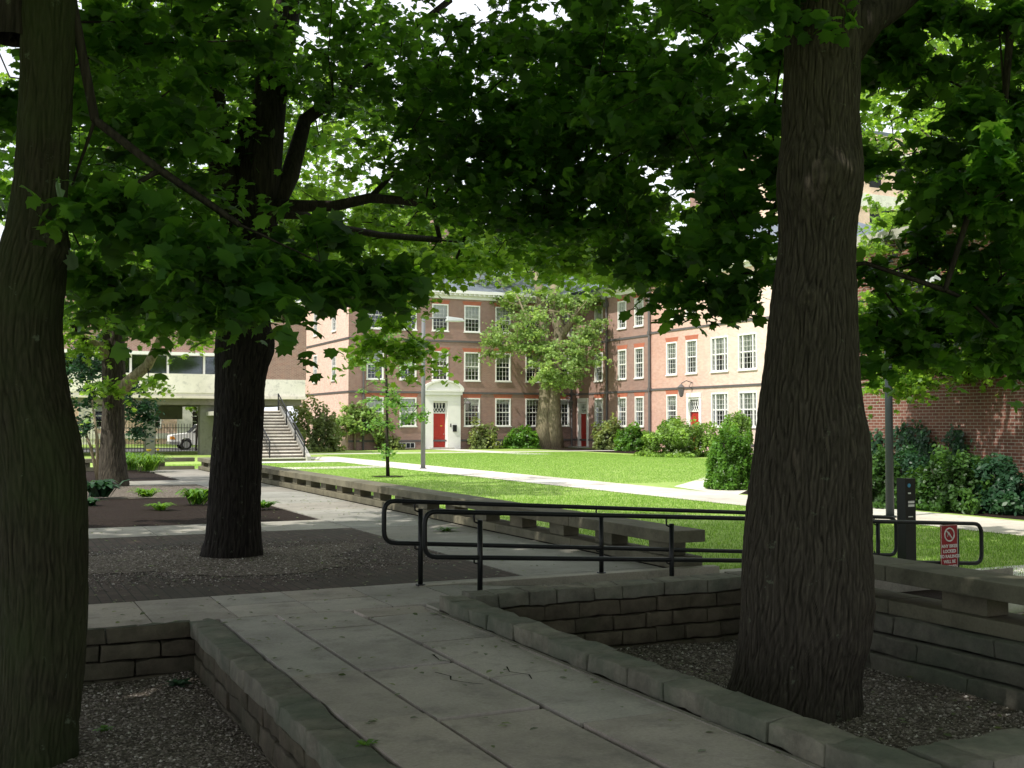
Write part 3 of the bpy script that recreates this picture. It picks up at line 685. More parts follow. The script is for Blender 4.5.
def fan(m,face,u0,u1,z0,z1,w=-.06):
    # interlaced transom tracery
    n=4; R2=(u1-u0)/n*.62
    for i in range(n+1):
        cx_=u0+(u1-u0)*i/n
        for s_ in (-1,1):
            pts=[]
            for k in range(7):
                a=math.pi*k/12; x=cx_+s_*R2*math.sin(a)*1.0*(2) ; 
                if x<u0 or x>u1: break
                pts.append(face.f(x,w,z0+(z1-z0)*(k/6)))
            if len(pts)>1: m.tube(pts,.022,5,cap=False)
def door(face,u,w,hd,ht,parent,grand=False,h_face=False,tagit=True,zb=LZ+.12):
    f=face.f
    d=MB(); d.box(u-w/2+.09,u+w/2-.09,-.12,-.06,zb,zb+hd,tf=f); D_=d.build('door',M['reddoor'],parent)
    p=MB()
    for i in range(2):
        for (a,b) in ((.08,.3),(.35,.62),(.67,.94)):
            cw=(w-.18)/2; x0=u-w/2+.09+cw*i+.06; p.box(x0,x0+cw-.12,-.058,-.045,zb+hd*a,zb+hd*b,tf=f)
    p.build('door_panel',M['reddoor'],D_)
    p=MB(); p.tube([f(u+w/2-.2,-.05,zb+1.0),f(u+w/2-.2,.0,zb+1.0)],.035,8); p.build('handle',M['chrome'],D_)
    if tagit: p=MB(); p.box(u+.1,u+.26,-.056,-.05,zb+1.45,zb+1.65,tf=f); p.build('yellow_notice',M['yellow'],D_)
    t=MB(); z0=zb+hd+.08; z1=zb+ht
    t.box(u-w/2,u-w/2+.088,-.14,.03,zb,z1,tf=f); t.box(u+w/2-.088,u+w/2,-.14,.03,zb,z1,tf=f); t.box(u-w/2+.09,u+w/2-.09,-.13,.02,zb+hd+.002,z0,tf=f); t.box(u-w/2,u+w/2,-.14,.03,z1+.002,z1+.1,tf=f)
    fr=t.build('door_frame',M['white'],parent)
    t=MB(); fan(t,face,u-w/2+.1,u+w/2-.1,z0,z1); t.build('transom_tracery',M['white'],fr)
    t=MB(); t.poly([f(u-w/2,-.125,z0),f(u+w/2,-.125,z0),f(u+w/2,-.125,z1),f(u-w/2,-.125,z1)]); t.build('transom_glass',M['void'],fr)
    t=MB(); t.box(u-w/2-.3,u+w/2+.3,.004,.9,LZ,zb-.004,tf=f); t.build('doorstep',M['conc'],parent)
door(FC,ud,1.15,2.55,3.35,HALL)
# pedimented surround of the middle door
W0=FC.u(424.5,430)[0]-.02; W1=FC.u(459.5,430)[0]; f=FC.f; uc=(W0+W1)/2
m=MB(); m.box(W0,ud-.58,.003,.22,LZ,3.28,tf=f); m.box(ud+.58,W1,.003,.22,LZ,3.28,tf=f); m.box(W0,W1,.003,.22,3.283,3.75,tf=f)
m.box(W0-.1,W1+.1,.003,.36,3.752,4.0,tf=f); m.box(W0-.18,W1+.18,.003,.42,4.002,4.12,tf=f)
n=18; Rw=(W1-W0)/2+.18; pr=[(uc+Rw*math.cos(math.pi*k/n),4.124+.74*math.sin(math.pi*k/n)) for k in range(n+1)]
b0=len(m.v)
for d_ in (.003,.26):
    for (a,z) in pr: m.v.append(f(a,d_,z))
k=n+1
m.f.append(tuple(b0+k+i for i in range(k))); m.lv.append(.6)
for i in range(n): m.f.append((b0+i,b0+i+1,b0+k+i+1,b0+k+i)); m.lv.append(.6)
m.f.append((b0,b0+k,b0+2*k-1,b0+k-1)); m.lv.append(.6)
m.build('door_surround',M['white'],HALL)
m=MB()
for i in range(n):
    a,z=pr[i]; a2,z2=pr[i+1]; s_=.87
    q=lambda x,y,sc,w_: f(uc+(x-uc)*sc,w_,4.124+(y-4.124)*sc)
    m.hexa([q(a,z,s_,.262),q(a2,z2,s_,.262),q(a2,z2,s_,.4),q(a,z,s_,.4),q(a,z,1.03,.262),q(a2,z2,1.03,.262),q(a2,z2,1.03,.4),q(a,z,1.03,.4)])
m.build('pediment_moulding',M['white'],HALL)
m=MB(); m.box(ud+1.0,ud+1.3,.223,.3,1.0,1.5,tf=f); m.build('mailbox',M['black'],HALL)
m=MB(); m.box(ud+.78,ud+.88,.223,.25,1.35,1.6,tf=f); m.build('intercom',M['pipe'],HALL)
def lantern(face,u,z,parent,s=1):
    f=face.f; m=MB(); m.tube([f(u,.0,z+.5*s),f(u,.45*s,z+.62*s),f(u,.8*s,z+.45*s)],.03,6); m.tube([f(u,.02,z+.1),f(u,.25*s,z+.3*s),f(u,.1,z+.5*s)],.022,6)
    o=m.build('lantern_bracket',M['pipe'],parent)
    m=MB(); m.tube([f(u,.8*s,z-.35*s),f(u,.8*s,z-.28*s),f(u,.8*s,z+.15*s),f(u,.8*s,z+.22*s),f(u,.8*s,z+.42*s)],[.05*s,.11*s,.2*s,.24*s,.03],6); m.build('lantern',M['pipe'],parent)
lantern(FC,W1+.35,2.9,HALL); lantern(FC,LEN-.9,3.1,HALL)
# right wing: three stepped planes facing -X ; u grows toward the camera
def wing(X,pA,pB,wl,doors=()):
    F=Face((X,YC,0),(0,-1,0),(-1,0,0))
    return F
def yat(X,px): return YC-onx(px,400,X).y
XA,XB,XC=XR,XR-.35,XR-1.25
FA=Face((XA,YC,0),(0,-1,0),(-1,0,0)); FB=Face((XB,YC,0),(0,-1,0),(-1,0,0)); FD=Face((XC,YC,0),(0,-1,0),(-1,0,0))
uAB=yat(XA,610); uBC=yat(XB,660); uEnd=yat(XC,808)
wA=[599]; wB=[622.5,639.5,654.5]; wC=[672,692]
def wing_part(F,u0,u1,wp,wd,mat,extra=[],dr=None,skip1=()):
    ops=[]; W=[]
    for p in wp:
        u=yat(F.O.x,p)
        for j,(z0,h) in enumerate((row1,row2,row3)):
            if j==0 and p in skip1: continue
            W.append((u,z0,wd,h)); ops.append((u-wd/2,u+wd/2,z0,z0+h))
    for (u,z0,w,h) in extra: ops.append((u-w/2,u+w/2,z0,z0+h))
    if dr is not None: ops.append(door_open(F,dr,1.15,3.45))
    wall_open(F,u0,u1,LZ,ZE,ops,mat,HALL)
    for k,(u,z0,w,h) in enumerate(W): window(F,u,z0,w,h,HALL,4,6,[.3,.5,.1,.55,.45][k*3%5])
    for (u,z0,w,h) in extra: window(F,u,z0,w,h,HALL,5,6,.55,side=True)
    lintels(F,W,HALL); cornice(F,u0,u1,HALL)
    for z in (Z1,Z2,.35): belt(F,u0,u1,z,HALL)
dA=yat(XA,583.5); dC=yat(XC,694.5)
wing_part(FA,0,uAB,wA,1.25,M['brick'],dr=dA)
wing_part(FB,uAB,uBC,wB,1.2,M['brick'])
u1_,u2_=yat(XC,720),yat(XC,748)
ext=[]
for u in (u1_,u2_,u2_+3.6):
    for z0,h in (row1,row2,row3): ext.append((u,z0,1.8,h))
wing_part(FD,uBC,uEnd,[672,692],1.25,M['brick_shade_sun'],ext,dr=dC,skip1=(692,))
door(FA,dA,1.15,2.55,3.35,HALL,tagit=False); door(FD,dC,1.15,2.55,3.35,HALL,tagit=False)
m=MB()
for F,u in ((FA,dA),(FD,dC)): m.box(u-.82,u-.58,.004,.08,LZ,3.3,tf=F.f); m.box(u+.58,u+.82,.004,.08,LZ,3.3,tf=F.f); m.box(u-.82,u+.82,.004,.1,3.303,3.6,tf=F.f)
m.build('door_surround',M['white'],HALL)
lantern(FD,dC-.2,3.7,HALL,1.1)
m=MB()  # returns between the stepped planes
m.poly([(XA,YC-uAB,LZ),(XB,YC-uAB,LZ),(XB,YC-uAB,ZE),(XA,YC-uAB,ZE)]); m.poly([(XB,YC-uBC,LZ),(XC,YC-uBC,LZ),(XC,YC-uBC,ZE),(XB,YC-uBC,ZE)])
m.poly([(XC,YC-uEnd,LZ),(XC+13,YC-uEnd,LZ),(XC+13,YC-uEnd,ZE),(XC,YC-uEnd,ZE)]); m.build('wall',M['brick'],HALL)
pipe(FB,uAB+.3,HALL); pipe(FD,uBC+.25,HALL,r=.1)
# left end wall, in full sun
FL=Face((XL,YC+14,0),(0,-1,0),(-1,0,0)); W=[]; ops=[]
for p in (315.5,334):
    Y=onx(p,365,XL).y; u=YC+14-Y
    for z0,h in (row2,row3): ops.append((u-.55,u+.55,z0,z0+h)); W.append((u,z0,1.1,h))
wall_open(FL,0,14,LZ,ZE,ops,M['brick_sun'],HALL)
for w in W: window(FL,*w,HALL,3,6,.5)
for z in (Z1,Z2): belt(FL,0,14,z,HALL)
cornice(FL,0,14,HALL)
# slate roofs
m=MB(); e=.5; zt=ZE+.385
m.poly([(XL-e,YC-e,zt),(XR+6,YC-e,zt),(XR+6,YC+6.5,zt+3.2),(XL+5,YC+6.5,zt+3.2)]); m.poly([(XL-e,YC+14,zt),(XL-e,YC-e,zt),(XL+5,YC+6.5,zt+3.2),(XL+5,YC+14,zt+3.2)])
m.poly([(XC-e,YC-uEnd-e,zt+.004),(XC-e,YC-.5,zt+.004),(XC+6,YC+6,zt+3.4),(XC+6,YC-uEnd+6,zt+3.4)][::-1]); m.poly([(XC-e,YC-uEnd-e,zt+.004),(XC+13,YC-uEnd-e,zt+.004),(XC+6,YC-uEnd+6,zt+3.4)])
m.build('roof',M['slate'],HALL)
m=MB(); m.box(XL+9,XL+10.4,YC+5.5,YC+6.9,zt+3,zt+6.5); m.build('chimney',M['brick'],HALL); m=MB(); m.box(XC+5,XC+6.5,YC-12,YC-10.5,zt+3,zt+6.8); m.build('chimney',M['brick'],HALL)
# ------------------------------------------------------------------ raised concrete building at left
YS=69.06
OV=empty('overpass_building',(10,YS,LZ),'raised brick and pale concrete building on square pillars over a passage','building')
m=MB(); m.box(-30,18.55,YS,YS+10,3.12,4.35,.8); m.box(-30,13.0,YS-.06,YS-.002,4.36-.9,4.6,.9); m.box(-30,18.6,YS-.1,YS-.063,3.14,3.3,.3); m.build('floor_slab',M['conc_white'],OV)
m=MB(); m.box(-30,18.4,YS+.35,YS+9,2.75,3.117,.2); m.build('floor_beam',M['pillar'],OV)
m=MB(); m.box(14.6,18.6,YS+.02,YS+9.5,4.355,7.9); m.box(-30,14.598,YS+.9,YS+9.5,5.95,9.5); m.build('brick_volume',M['brick'],OV)
m=MB(); m.box(-30,14.59,YS+1.2,YS+1.3,4.36,5.75); m.build('window_strip',M['glass'],OV)
m=MB(); m.box(-30,14.59,YS+1.6,YS+1.7,4.36,5.9); m.build('dark_interior',M['void'],OV)
m=MB(); m.box(-30,14.59,YS+.55,YS+1.2,5.75,5.93)
x=-9
while x<14: m.box(x-.06,x+.06,YS+1.05,YS+1.19,4.36,5.748); x+=2.15
m.build('window_mullion',M['white'],OV)
for (px0,px1) in ((146,155),(200,214),(60,70)):
    a=ony(px0,440,YS+.8).x; b=ony(px1,440,YS+.8).x
    m=MB(); m.box(a,b,YS+.8,YS+1.6,LZ,2.748); m.build('pillar',M['pillar'],OV,bevel=.02)
    pass
m=MB(); m.box(ony(150,440,YS+8.4).x,ony(182,440,YS+8.4).x,YS+8.3,YS+8.7,1.9,2.748); m.build('cross_beam',M['pillar'],OV)
# the outdoor stair
SX0,SX1=12.6,15.35; ST=empty('outdoor_staircase',(14,57,LZ),'pale concrete outdoor stair with dark handrails leading up under the building','staircase')
nst=16; run=.36; rise=(2.35-LZ)/nst; y0=57.0; m=MB()
for i in range(nst): m.box(SX0,SX1,y0+i*run+.05,y0+nst*run,LZ+rise*i+(.001 if i else 0),LZ+rise*(i+1)-.052,.1)
m.build('steps',M['pillar'],ST); m=MB()  # darker riser material stands in for shading on the steps
for i in range(nst): m.box(SX0,SX1,y0+i*run,y0+(i+1)*run+.045,LZ+rise*(i+1)-.05,LZ+rise*(i+1),random.random())
m.build('treads',M['conc_white'],ST)
m=MB(); m.box(SX0,SX1+.2,y0+nst*run+.004,YS+4,2.1,2.345); m.build('landing',M['conc'],ST)
for s_,X in (('l',SX0-.2),('r',SX1+.004)):
    m=MB(); zt_=lambda y: LZ+(y-y0)/run*rise
    m.v+=[(X,y0-.3,LZ),(X+.2,y0-.3,LZ),(X+.2,y0-.3,LZ+.22),(X,y0-.3,LZ+.22),(X,y0+nst*run,LZ),(X+.2,y0+nst*run,LZ),(X+.2,y0+nst*run,2.6),(X,y0+nst*run,2.6)]
    for q in ((0,1,2,3),(7,6,5,4),(0,4,5,1),(1,5,6,2),(2,6,7,3),(3,7,4,0)): m.f.append(q); m.lv.append(.6)
    m.build('side_wall',M['conc'],ST)
def stair_rail(X):
    m=MB(); n_=4
    A=Vector((X,y0+.1,LZ+1.0)); B=Vector((X,y0+nst*run,2.35+.95)); m.tube([A,B],.035,6); m.tube([A-Vector((0,0,.35)),B-Vector((0,0,.35))],.025,6)
    for i in range(n_): p=A.lerp(B,i/(n_-1)); m.tube([p,(p.x,p.y,p.z-.98)],.035,6)
    for i in range(40): p=A.lerp(B,i/39); m.tube([p-Vector((0,0,.02)),(p.x,p.y,p.z-.8)],.008,4)
    m.build('handrail',M['black'],ST)
stair_rail(SX0+.9); stair_rail(SX1-.05)
# ------------------------------------------------------------------ street behind the passage
SB=empty('street_building',(0,108,LZ),'pale pink brick street building with white stone strips behind the fence','building')
FS=Face((-40,108,0),(1,0,0),(0,-1,0)); ops=[]; W=[]
for i in range(14):
    for z in (1.2,5,8.8,12.6):
        u=3+i*4.3; ops.append((u-.8,u+.8,z,z+2.2)); W.append((u,z,1.6,2.2))
wall_open(FS,0,62,LZ,17,ops,M['brick_pale'],SB)
for w in W:
    if -8<w[0]-40<24 and w[1]<6: window(FS,*w,SB,2,4,.3)
    else:
        m=MB(); m.box(w[0]-.8,w[0]+.8,-.1,-.05,w[1],w[1]+w[3],tf=FS.f); m.build('window',M['void'],SB)
m=MB()
for i in range(7): m.box(5.2+i*8.6,6.6+i*8.6,.004,.15,LZ,16,tf=FS.f)
m.box(0,62,.004,.2,.2,.7,tf=FS.f); m.build('stone_strip',M['conc_white'],SB)
m=MB(); m.box(-40,22,108.2,120,17,17.4); m.build('roof',M['slate'],SB)
FE=empty('iron_fence',(4,79,LZ),'tall thin iron fence in front of the street','fence'); m=MB(); x=-14.
while x<14.5: m.tube([(x,79,LZ),(x,79,LZ+1.9)],.02,4); x+=.19
m.build('bars',M['pipe'],FE); m=MB(); m.box(-14,14.5,78.98,79.02,LZ+.2,LZ+.24); m.box(-14,14.5,78.98,79.02,LZ+1.6,LZ+1.64); m.build('fence_rail',M['pipe'],FE)
for x in (-10,-4,2,8,14): m=MB(); m.box(x-.05,x+.05,78.94,79.06,LZ,LZ+2.1); m.build('fence_post',M['pipe'],FE)
# pickup truck
tp=ony(169,450,84.); TX=tp.x; TY=84.; gz=LZ
TR=empty('pickup_truck',(TX+2.5,TY,gz),'white pickup truck parked in the street beyond the pillars','truck')
def extr(prof,y0,y1,name,mat,parent,bev=0):
    m=MB(); n=len(prof); b=len(m.v)
    for y in (y0,y1):
        for (x,z) in prof: m.v.append((TX+x,y,gz+z))
    m.f.append(tuple(range(n))); m.f.append(tuple(range(2*n-1,n-1,-1)))
    for i in range(n): m.f.append((i,(i+1)%n+0,n+(i+1)%n,n+i))
    m.lv+=[.6]*(n+2); return m.build(name,mat,parent,bevel=bev)
body=[(.05,.42),(0,.62),(.02,.98),(.15,1.08),(1.35,1.2),(1.95,1.80),(2.2,1.86),(3.5,1.86),(3.75,1.25),(5.3,1.22),(5.35,.5),(4.75,.45),(4.68,.72),(4.5,.88),(4.15,.9),(3.95,.72),(3.88,.42),(1.5,.4),(1.43,.72),(1.25,.88),(.9,.9),(.7,.74),(.62,.42)]
extr(body,TY-.9,TY+.9,'body',M['truckwhite'],TR,.03)
extr([(1.5,1.26),(2.02,1.72),(2.55,1.76),(2.55,1.26)],TY-.915,TY-.905,'side_window',M['void'],TR); extr([(2.65,1.26),(2.65,1.76),(3.4,1.76),(3.55,1.26)],TY-.915,TY-.905,'side_window',M['void'],TR)
extr([(1.38,1.24),(1.93,1.79),(1.9,1.82),(1.34,1.25)],TY-.8,TY+.8,'windshield',M['void'],TR)
extr([(-.06,.42),(-.06,.62),(.6,.62),(.6,.42)],TY-.93,TY+.93,'bumper',M['chrome'],TR); extr([(-.012,.78),(-.012,.98),(.2,.98),(.3,.78)],TY-.912,TY-.6,'headlight',M['orange'],TR)
for x in (1.06,4.32):
    for s_ in (-1,1):
        yy=TY+s_*.84; m=MB(); m.tube([(TX+x,yy-.12,gz+.39),(TX+x,yy+.12,gz+.39)],.39,20); w_=m.build('wheel',M['tyre'],TR)
        m=MB(); m.tube([(TX+x,yy-.135,gz+.39),(TX+x,yy+.135,gz+.39)],.24,16); m.build('rim',M['chrome'],w_)
# tall pale block seen high at right, and the brick wall at right
TB=empty('tall_pale_building',(95,110,LZ),'tall pale stone and brick building glimpsed high behind the right tree','building')
p=ony(885,130,95.); bx0=p.x-12
FT=Face((bx0,95,0),(1,0,0),(0,-1,0)); ops=[]; W=[]
for i in range(7):
    for z in range(6): u=2.5+i*4; ops.append((u-.9,u+.9,3+z*5,5.6+z*5)); W.append((u,3+z*5,1.8,2.6))
wall_open(FT,0,28,LZ,34,ops,M['brick_pale'],TB)
for w in W:
    m=MB(); m.box(w[0]-.9,w[0]+.9,-.1,-.05,w[1],w[1]+w[3],tf=FT.f); o=m.build('window',M['void'],TB)
m=MB()
for z in range(6): m.box(0,28,.004,.12,5.7+z*5,7.2+z*5,tf=FT.f)
m.build('stone_band',M['conc_white'],TB)
FW=Face((bx0,95+16,0),(0,-1,0),(-1,0,0)); wall_open(FW,0,16,LZ,34,[],M['brick_pale'],TB)
m=MB(); m.box(bx0,bx0+28,95.2,111,34,34.5); m.build('roof',M['slate'],TB)
BW=empty('brick_wing',(24,16,LZ),'plain dark red brick building side behind the ivy at far right','building')
yEnd=onx(856,430,24.2).y
FR=Face((24.2,yEnd,0),(0,-1,0),(-1,0,0)); Lr=yEnd+14; ops=[]; W=[]
for i in range(3):
    for z in (4.2,):
        u=5+i*6; ops.append((u-.6,u+.6,z,z+2)); W.append((u,z,1.2,2))
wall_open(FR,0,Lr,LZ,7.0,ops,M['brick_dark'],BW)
for w in W: window(FR,*w,BW,3,4,.4)
F2=Face((24.2,yEnd,0),(1,0,0),(0,1,0)); wall_open(F2,0,12,LZ,7.0,[],M['brick_dark'],BW)
m=MB(); m.box(24.0,36,-14,yEnd+.2,7.004,7.3); m.build('roof',M['conc'],BW)
#==PLANTS==
def z_trees(): pass
# big right maple
RTp=(5.62,6.98)
rows=[(0,785,860),(50,784,860),(100,782,858),(150,781,860),(178,777,864),(205,779,858),(250,778,856),(300,769,858),(350,764,860),(400,757,862),(450,752,867),(500,745,871),(560,741,873),(620,740,868),(660,736,862),(690,729,861),(712,718,864)]
rg=[(a,b,c,d*.955) for a,b,c,d in px_rings(rows,8.35)]
t=empty('maple_tree',(rg[0][0],rg[0][1],-.45),'big maple with furrowed grey trunk standing in the right gravel bed','tree')
RT=t; top=rg[-1]; rg.append((top[0]+.03,top[1]+.05,top[2]+1.2,top[3]*.93)); rg.append((top[0],top[1]+.2,top[2]+3.2,top[3]*.75))
def face_ang(c,off=0): return math.atan2(-c[1],-c[0])+off
fa=math.atan2(-7.0,-5.6)
trunk('trunk',rg,M['bark'],t,seg=400,zstep=.022,amp=.0085,seedo=2.0,twist=.10,lumps=((fa+.1,3.45,.12,.035),(fa+.5,3.38,.22,.06),(fa-.5,3.45,.25,.07),(fa-.15,2.55,.07,.05),(fa+.0,4.4,.06,.05),(fa+.9,1.5,.25,.05),(fa-.3,.9,.3,-.05),(fa+1.1,.2,.3,.08)),flute=.07)
T0=Vector((rg[-1][0],rg[-1][1],rg[-1][2])); B0=Vector((top[0],top[1],top[2]-.15)); 
lim=[B0,at(880,-2,8.5),at(915,-14,8.6),at(960,-22,8.7),at(1015,-34,8.7),at(1120,-80,8.9),at(1250,-160,9.2)]
mb=MB(); mb.tube([B0-Vector((0,0,.45)),at(866,18,8.4),at(890,6,8.45)]+lim[2:],[.16,.15,.12,.105,.1,.095,.085,.07],14); mb.build('limb',M['bark_dark'],t,True)
N=[(T0-Vector((0,0,2)),-1),(T0,0),(T0+Vector((-.3,.4,1.5)),1),(T0+Vector((-.5,.9,3.5)),2),(T0+Vector((-.6,1.2,5.5)),3),(T0+Vector((1.0,-.3,1.5)),1),(T0+Vector((1.9,-.7,3.4)),5),(T0+Vector((-1.2,-.5,1.4)),1),(T0+Vector((-2.2,-1.0,2.9)),7)]
N+= [(lim[4],0),(lim[5],9),(at(1005,100,8.9),9),(at(970,210,9.0),11),(at(945,290,9.1),12)]
ells=[E3(705,100,9.5,1.0,.5,14),E3(655,40,10,1.2,.6,14),E3(735,215,9.2,.40,.45,10),E3(712,255,9.4,.35,.3,7),E3(748,290,9.3,.2,.25,4),E3(690,288,9.6,.25,.12,4),E3(668,262,10,.35,.2,7),E3(645,250,11,.4,.2,7),E3(730,20,8.5,.9,.4,9),E3(665,165,10.5,.8,.35,9),E3(760,150,9.5,.4,.6,9),
 E3(945,45,9.5,1.0,.45,26),E3(1010,150,9,.8,.8,34),E3(965,225,10,.55,.5,20),E3(1000,300,9.5,.55,.45,18),E3(885,50,10,.4,.3,6),E3(872,160,9.8,.12,.2,2),E3(885,300,10.5,.4,.4,7),E3(945,320,11,.75,.5,18),E3(905,350,11,.5,.3,9),E3(1010,370,10,.4,.2,4),
 ((6,7,8.6),(3,3,1.4),60)]
crown(t,ells,M['leaf_dark'],M['bark_dark'],N,60,.34,.08,.125,fixed={0:.2,1:.17,9:.08,10:.06},rmin=.004)
shade_crown=lambda tr,ells,nd: crown(tr,ells,M['leaf_dark'],M['bark_dark'],nd,46,.7,.14,.27,rmin=.01,step=1)  # dense upper crown, out of view, added to block the sun
shade_crown(t,[((7,7,9.2),(4.5,4.2,1.6),120),((2.5,7,8.2),(3.0,3,1.2),70),((4,1,7.5),(4,4,1.4),100),((9.5,10.5,9.8),(3.5,3,1.4),80)],[(T0,-1)])
# left maple
rows=[(-40,24,76),(0,22,75),(60,21,74),(130,18,71),(200,13,66),(250,2,66),(270,-8,69),(300,-14,60),(350,-18,61),(390,-16,67),(430,-12,77),(460,-6,84),(520,-1,87),(600,2,87),(660,2,84),(700,0,80),(740,-4,74),(775,-14,78)]
rg=[(a,b,c,d*.96) for a,b,c,d in px_rings(rows,6.95)]; t=empty('maple_tree',(rg[0][0],rg[0][1],-.45),'leaning maple with greenish trunk cut by the left picture edge','tree'); LT=t
top=rg[-1]; rg+=[(top[0]-.05,top[1],top[2]+1.5,top[3]*.9),(top[0]-.2,top[1]+.1,top[2]+3.5,top[3]*.7)]
fa=math.atan2(-7.5,-.4)
trunk('trunk',rg,M['bark_green'],t,seg=280,zstep=.025,amp=.0065,seedo=9.,twist=.05,lumps=((fa+.8,2.75,.1,.06),(fa+.2,1.6,.12,.03)),flute=.05)
T0=Vector(rg[-1][:3]); Bl=Vector((top[0],top[1],2.9))
N=[(T0-Vector((0,0,4)),-1),(T0-Vector((0,0,2)),0),(T0,1),(T0+Vector((.2,.5,2)),2),(T0+Vector((.1,.6,4)),3),(at(95,120,7),1),(at(160,170,6.9),5),(at(240,225,6.8),6),(at(320,262,6.8),7),(T0+Vector((-1.2,.2,1.2)),2)]
ells=[E3(120,225,6.9,.35,.2,5),E3(185,262,6.8,.35,.16,6),E3(262,285,6.8,.38,.14,7),E3(335,275,7.0,.33,.10,5),E3(205,305,7.1,.14,.08,3),E3(150,300,7.6,.25,.1,4),E3(385,270,7.2,.15,.06,2),E3(310,240,7.2,.35,.10,3),E3(105,275,7.6,.25,.15,3),E3(90,200,7.4,.3,.15,3),
 E3(40,130,8.5,.6,.4,5),E3(120,80,8.5,.9,.5,13),E3(60,10,9,1.2,.5,13),E3(200,30,9,.8,.5,7),E3(160,150,8,.4,.3,5),((-1.0,8,8.0),(3,3,1.4),50)]
crown(t,ells,M['leaf_dark'],M['bark_dark'],N,62,.34,.06,.13,fixed={0:.15,1:.14,2:.12,5:.03,6:.025,7:.02},rmin=.004)
shade_crown(t,[((-1.0,8,9.2),(4,3.8,1.6),130),((-4.0,8.0,6.6),(2.6,2.8,1.8),90),((-1.5,3.5,7.2),(3.4,3.0,1.5),100),((-3,5,4.8),(1.5,2.5,1),30),((-3.5,5,8.6),(3,3,1.2),80),((-3,8,11.2),(4,4,1.2),100)],[(T0,-1)])
# middle maple
D2=14.0
rows=[(120,238,262),(170,232,268),(200,226,280),(230,228,278),(300,222,270),(345,213,273),(380,213,267),(430,212,264),(500,208,262),(540,205,262),(556,198,264)]
rg=[(a,b,c,d*.92) for a,b,c,d in px_rings(rows,D2)]; t=empty('maple_tree',(rg[0][0],rg[0][1],0),'dark forked maple in the gravel patch on the brick paving','tree'); T2=t
trunk('trunk',rg,M['bark_dark'],t,seg=220,zstep=.035,amp=.009,seedo=5.,lumps=((math.atan2(-14,-2.9)+1.2,2.6,.2,.08),),flute=.05)
mb=MB(); limbs=[[(253,225,0),(262,170,0),(272,80,.2),(290,0,.4),(310,-120,.6)],[(238,225,0),(222,170,-.2),(214,100,-.3),(205,20,-.4),(190,-120,-.5)],[(268,215,0),(290,175,.2),(305,120,.5),(345,90,.9),(400,40,1.4),(450,0,2)],[(268,205,0),(300,206,-.2),(335,206,-.5),(370,198,-.8),(395,200,-1.0),(425,204,-1.3),(470,215,-1.6)],[(236,190,0),(222,130,.8),(195,70,1.4),(150,20,2)],[(275,212,.0),(300,214,.6),(325,225,1.2),(380,235,2.0),(440,240,3)]]
rads=[[.30,.24,.2,.17,.12],[.2,.16,.14,.11,.08],[.15,.12,.09,.075,.055,.04],[.085,.075,.065,.06,.05,.045,.03],[.1,.08,.06,.04],[.09,.07,.05,.035,.02]]
N=[(at(250,260,D2),-1)]
for L_,R3 in zip(limbs,rads):
    P=[at(x,y,D2+dd) for x,y,dd in L_]; mb=MB(); mb.tube(P,R3,10); mb.build('limb',M['bark_dark'],t,True); par=0
    for p in P: N.append((p,par)); par=len(N)-1
ells=[E3(330,40,13.5,1.5,.7,16),E3(430,60,12.5,1.4,.7,18),E3(540,60,12,1.4,.7,22),E3(470,140,12.5,1.3,.5,24),E3(560,150,12,1.3,.5,30),E3(625,120,12,1.0,.7,22),E3(500,200,12.3,.8,.22,13),E3(600,215,12,.9,.25,18),E3(440,180,14,.7,.3,7),E3(130,120,13,1.4,.9,30),E3(60,190,14,1.0,.8,16),E3(190,50,14,1.5,.8,32),E3(600,70,13,1.6,.9,34),E3(690,60,13,1.2,.9,24),E3(480,90,14,1.6,.8,22),E3(300,130,15,1.0,.7,8),E3(160,210,13,1.0,.5,11),E3(165,295,13,.8,.4,14),E3(95,270,13,.6,.4,8),E3(420,5,13,2.2,.4,16),
 ((1,14,9.5),(4.5,4.0,1.2),60)]
crown(t,ells,M['leaf_dark'],M['bark_dark'],N,70,.55,.12,.112,fixed={i:.05 for i in range(len(N))},rmin=.005)
crown(t,[E3(370,150,19,1.6,.9,22),E3(420,225,19,1.2,.5,20),E3(330,225,19,1.3,.7,20),E3(390,285,19,.8,.4,11),E3(300,280,18,.8,.5,10),E3(480,240,18,1.1,.3,12),E3(400,335,20,.55,.35,9),E3(412,362,20,.3,.3,4),E3(455,258,17,.9,.25,11),E3(560,245,16,.9,.25,10),E3(640,262,15,.7,.3,12),E3(610,250,17,1,.3,12),E3(500,262,19,1.2,.3,12),E3(430,270,17,.6,.3,8),E3(670,250,14,.5,.4,8),E3(560,262,20,1.2,.25,8),E3(365,350,20,.3,.3,4),E3(250,200,19,1.2,1,14),E3(300,90,20,2,1.0,20),E3(530,230,18,.9,.3,10),E3(640,200,17,.8,.3,8)],M['leaf_mid'],M['bark_dark'],[(N[-1][0],-1),(at(430,195,16.5),0),(at(420,210,18.5),1)],62,.5,.12,.125,rmin=.006)  # sunlit back of the crown, its light put into a paler leaf
shade_crown(t,[((1,14,11.5),(5.5,5.0,2.2),170),((-3,14,8.6),(2.6,3.5,1.4),70),((5.5,13,10.5),(2.5,3,1.2),40)],[(N[4][0]+Vector((0,0,1)),-1)])
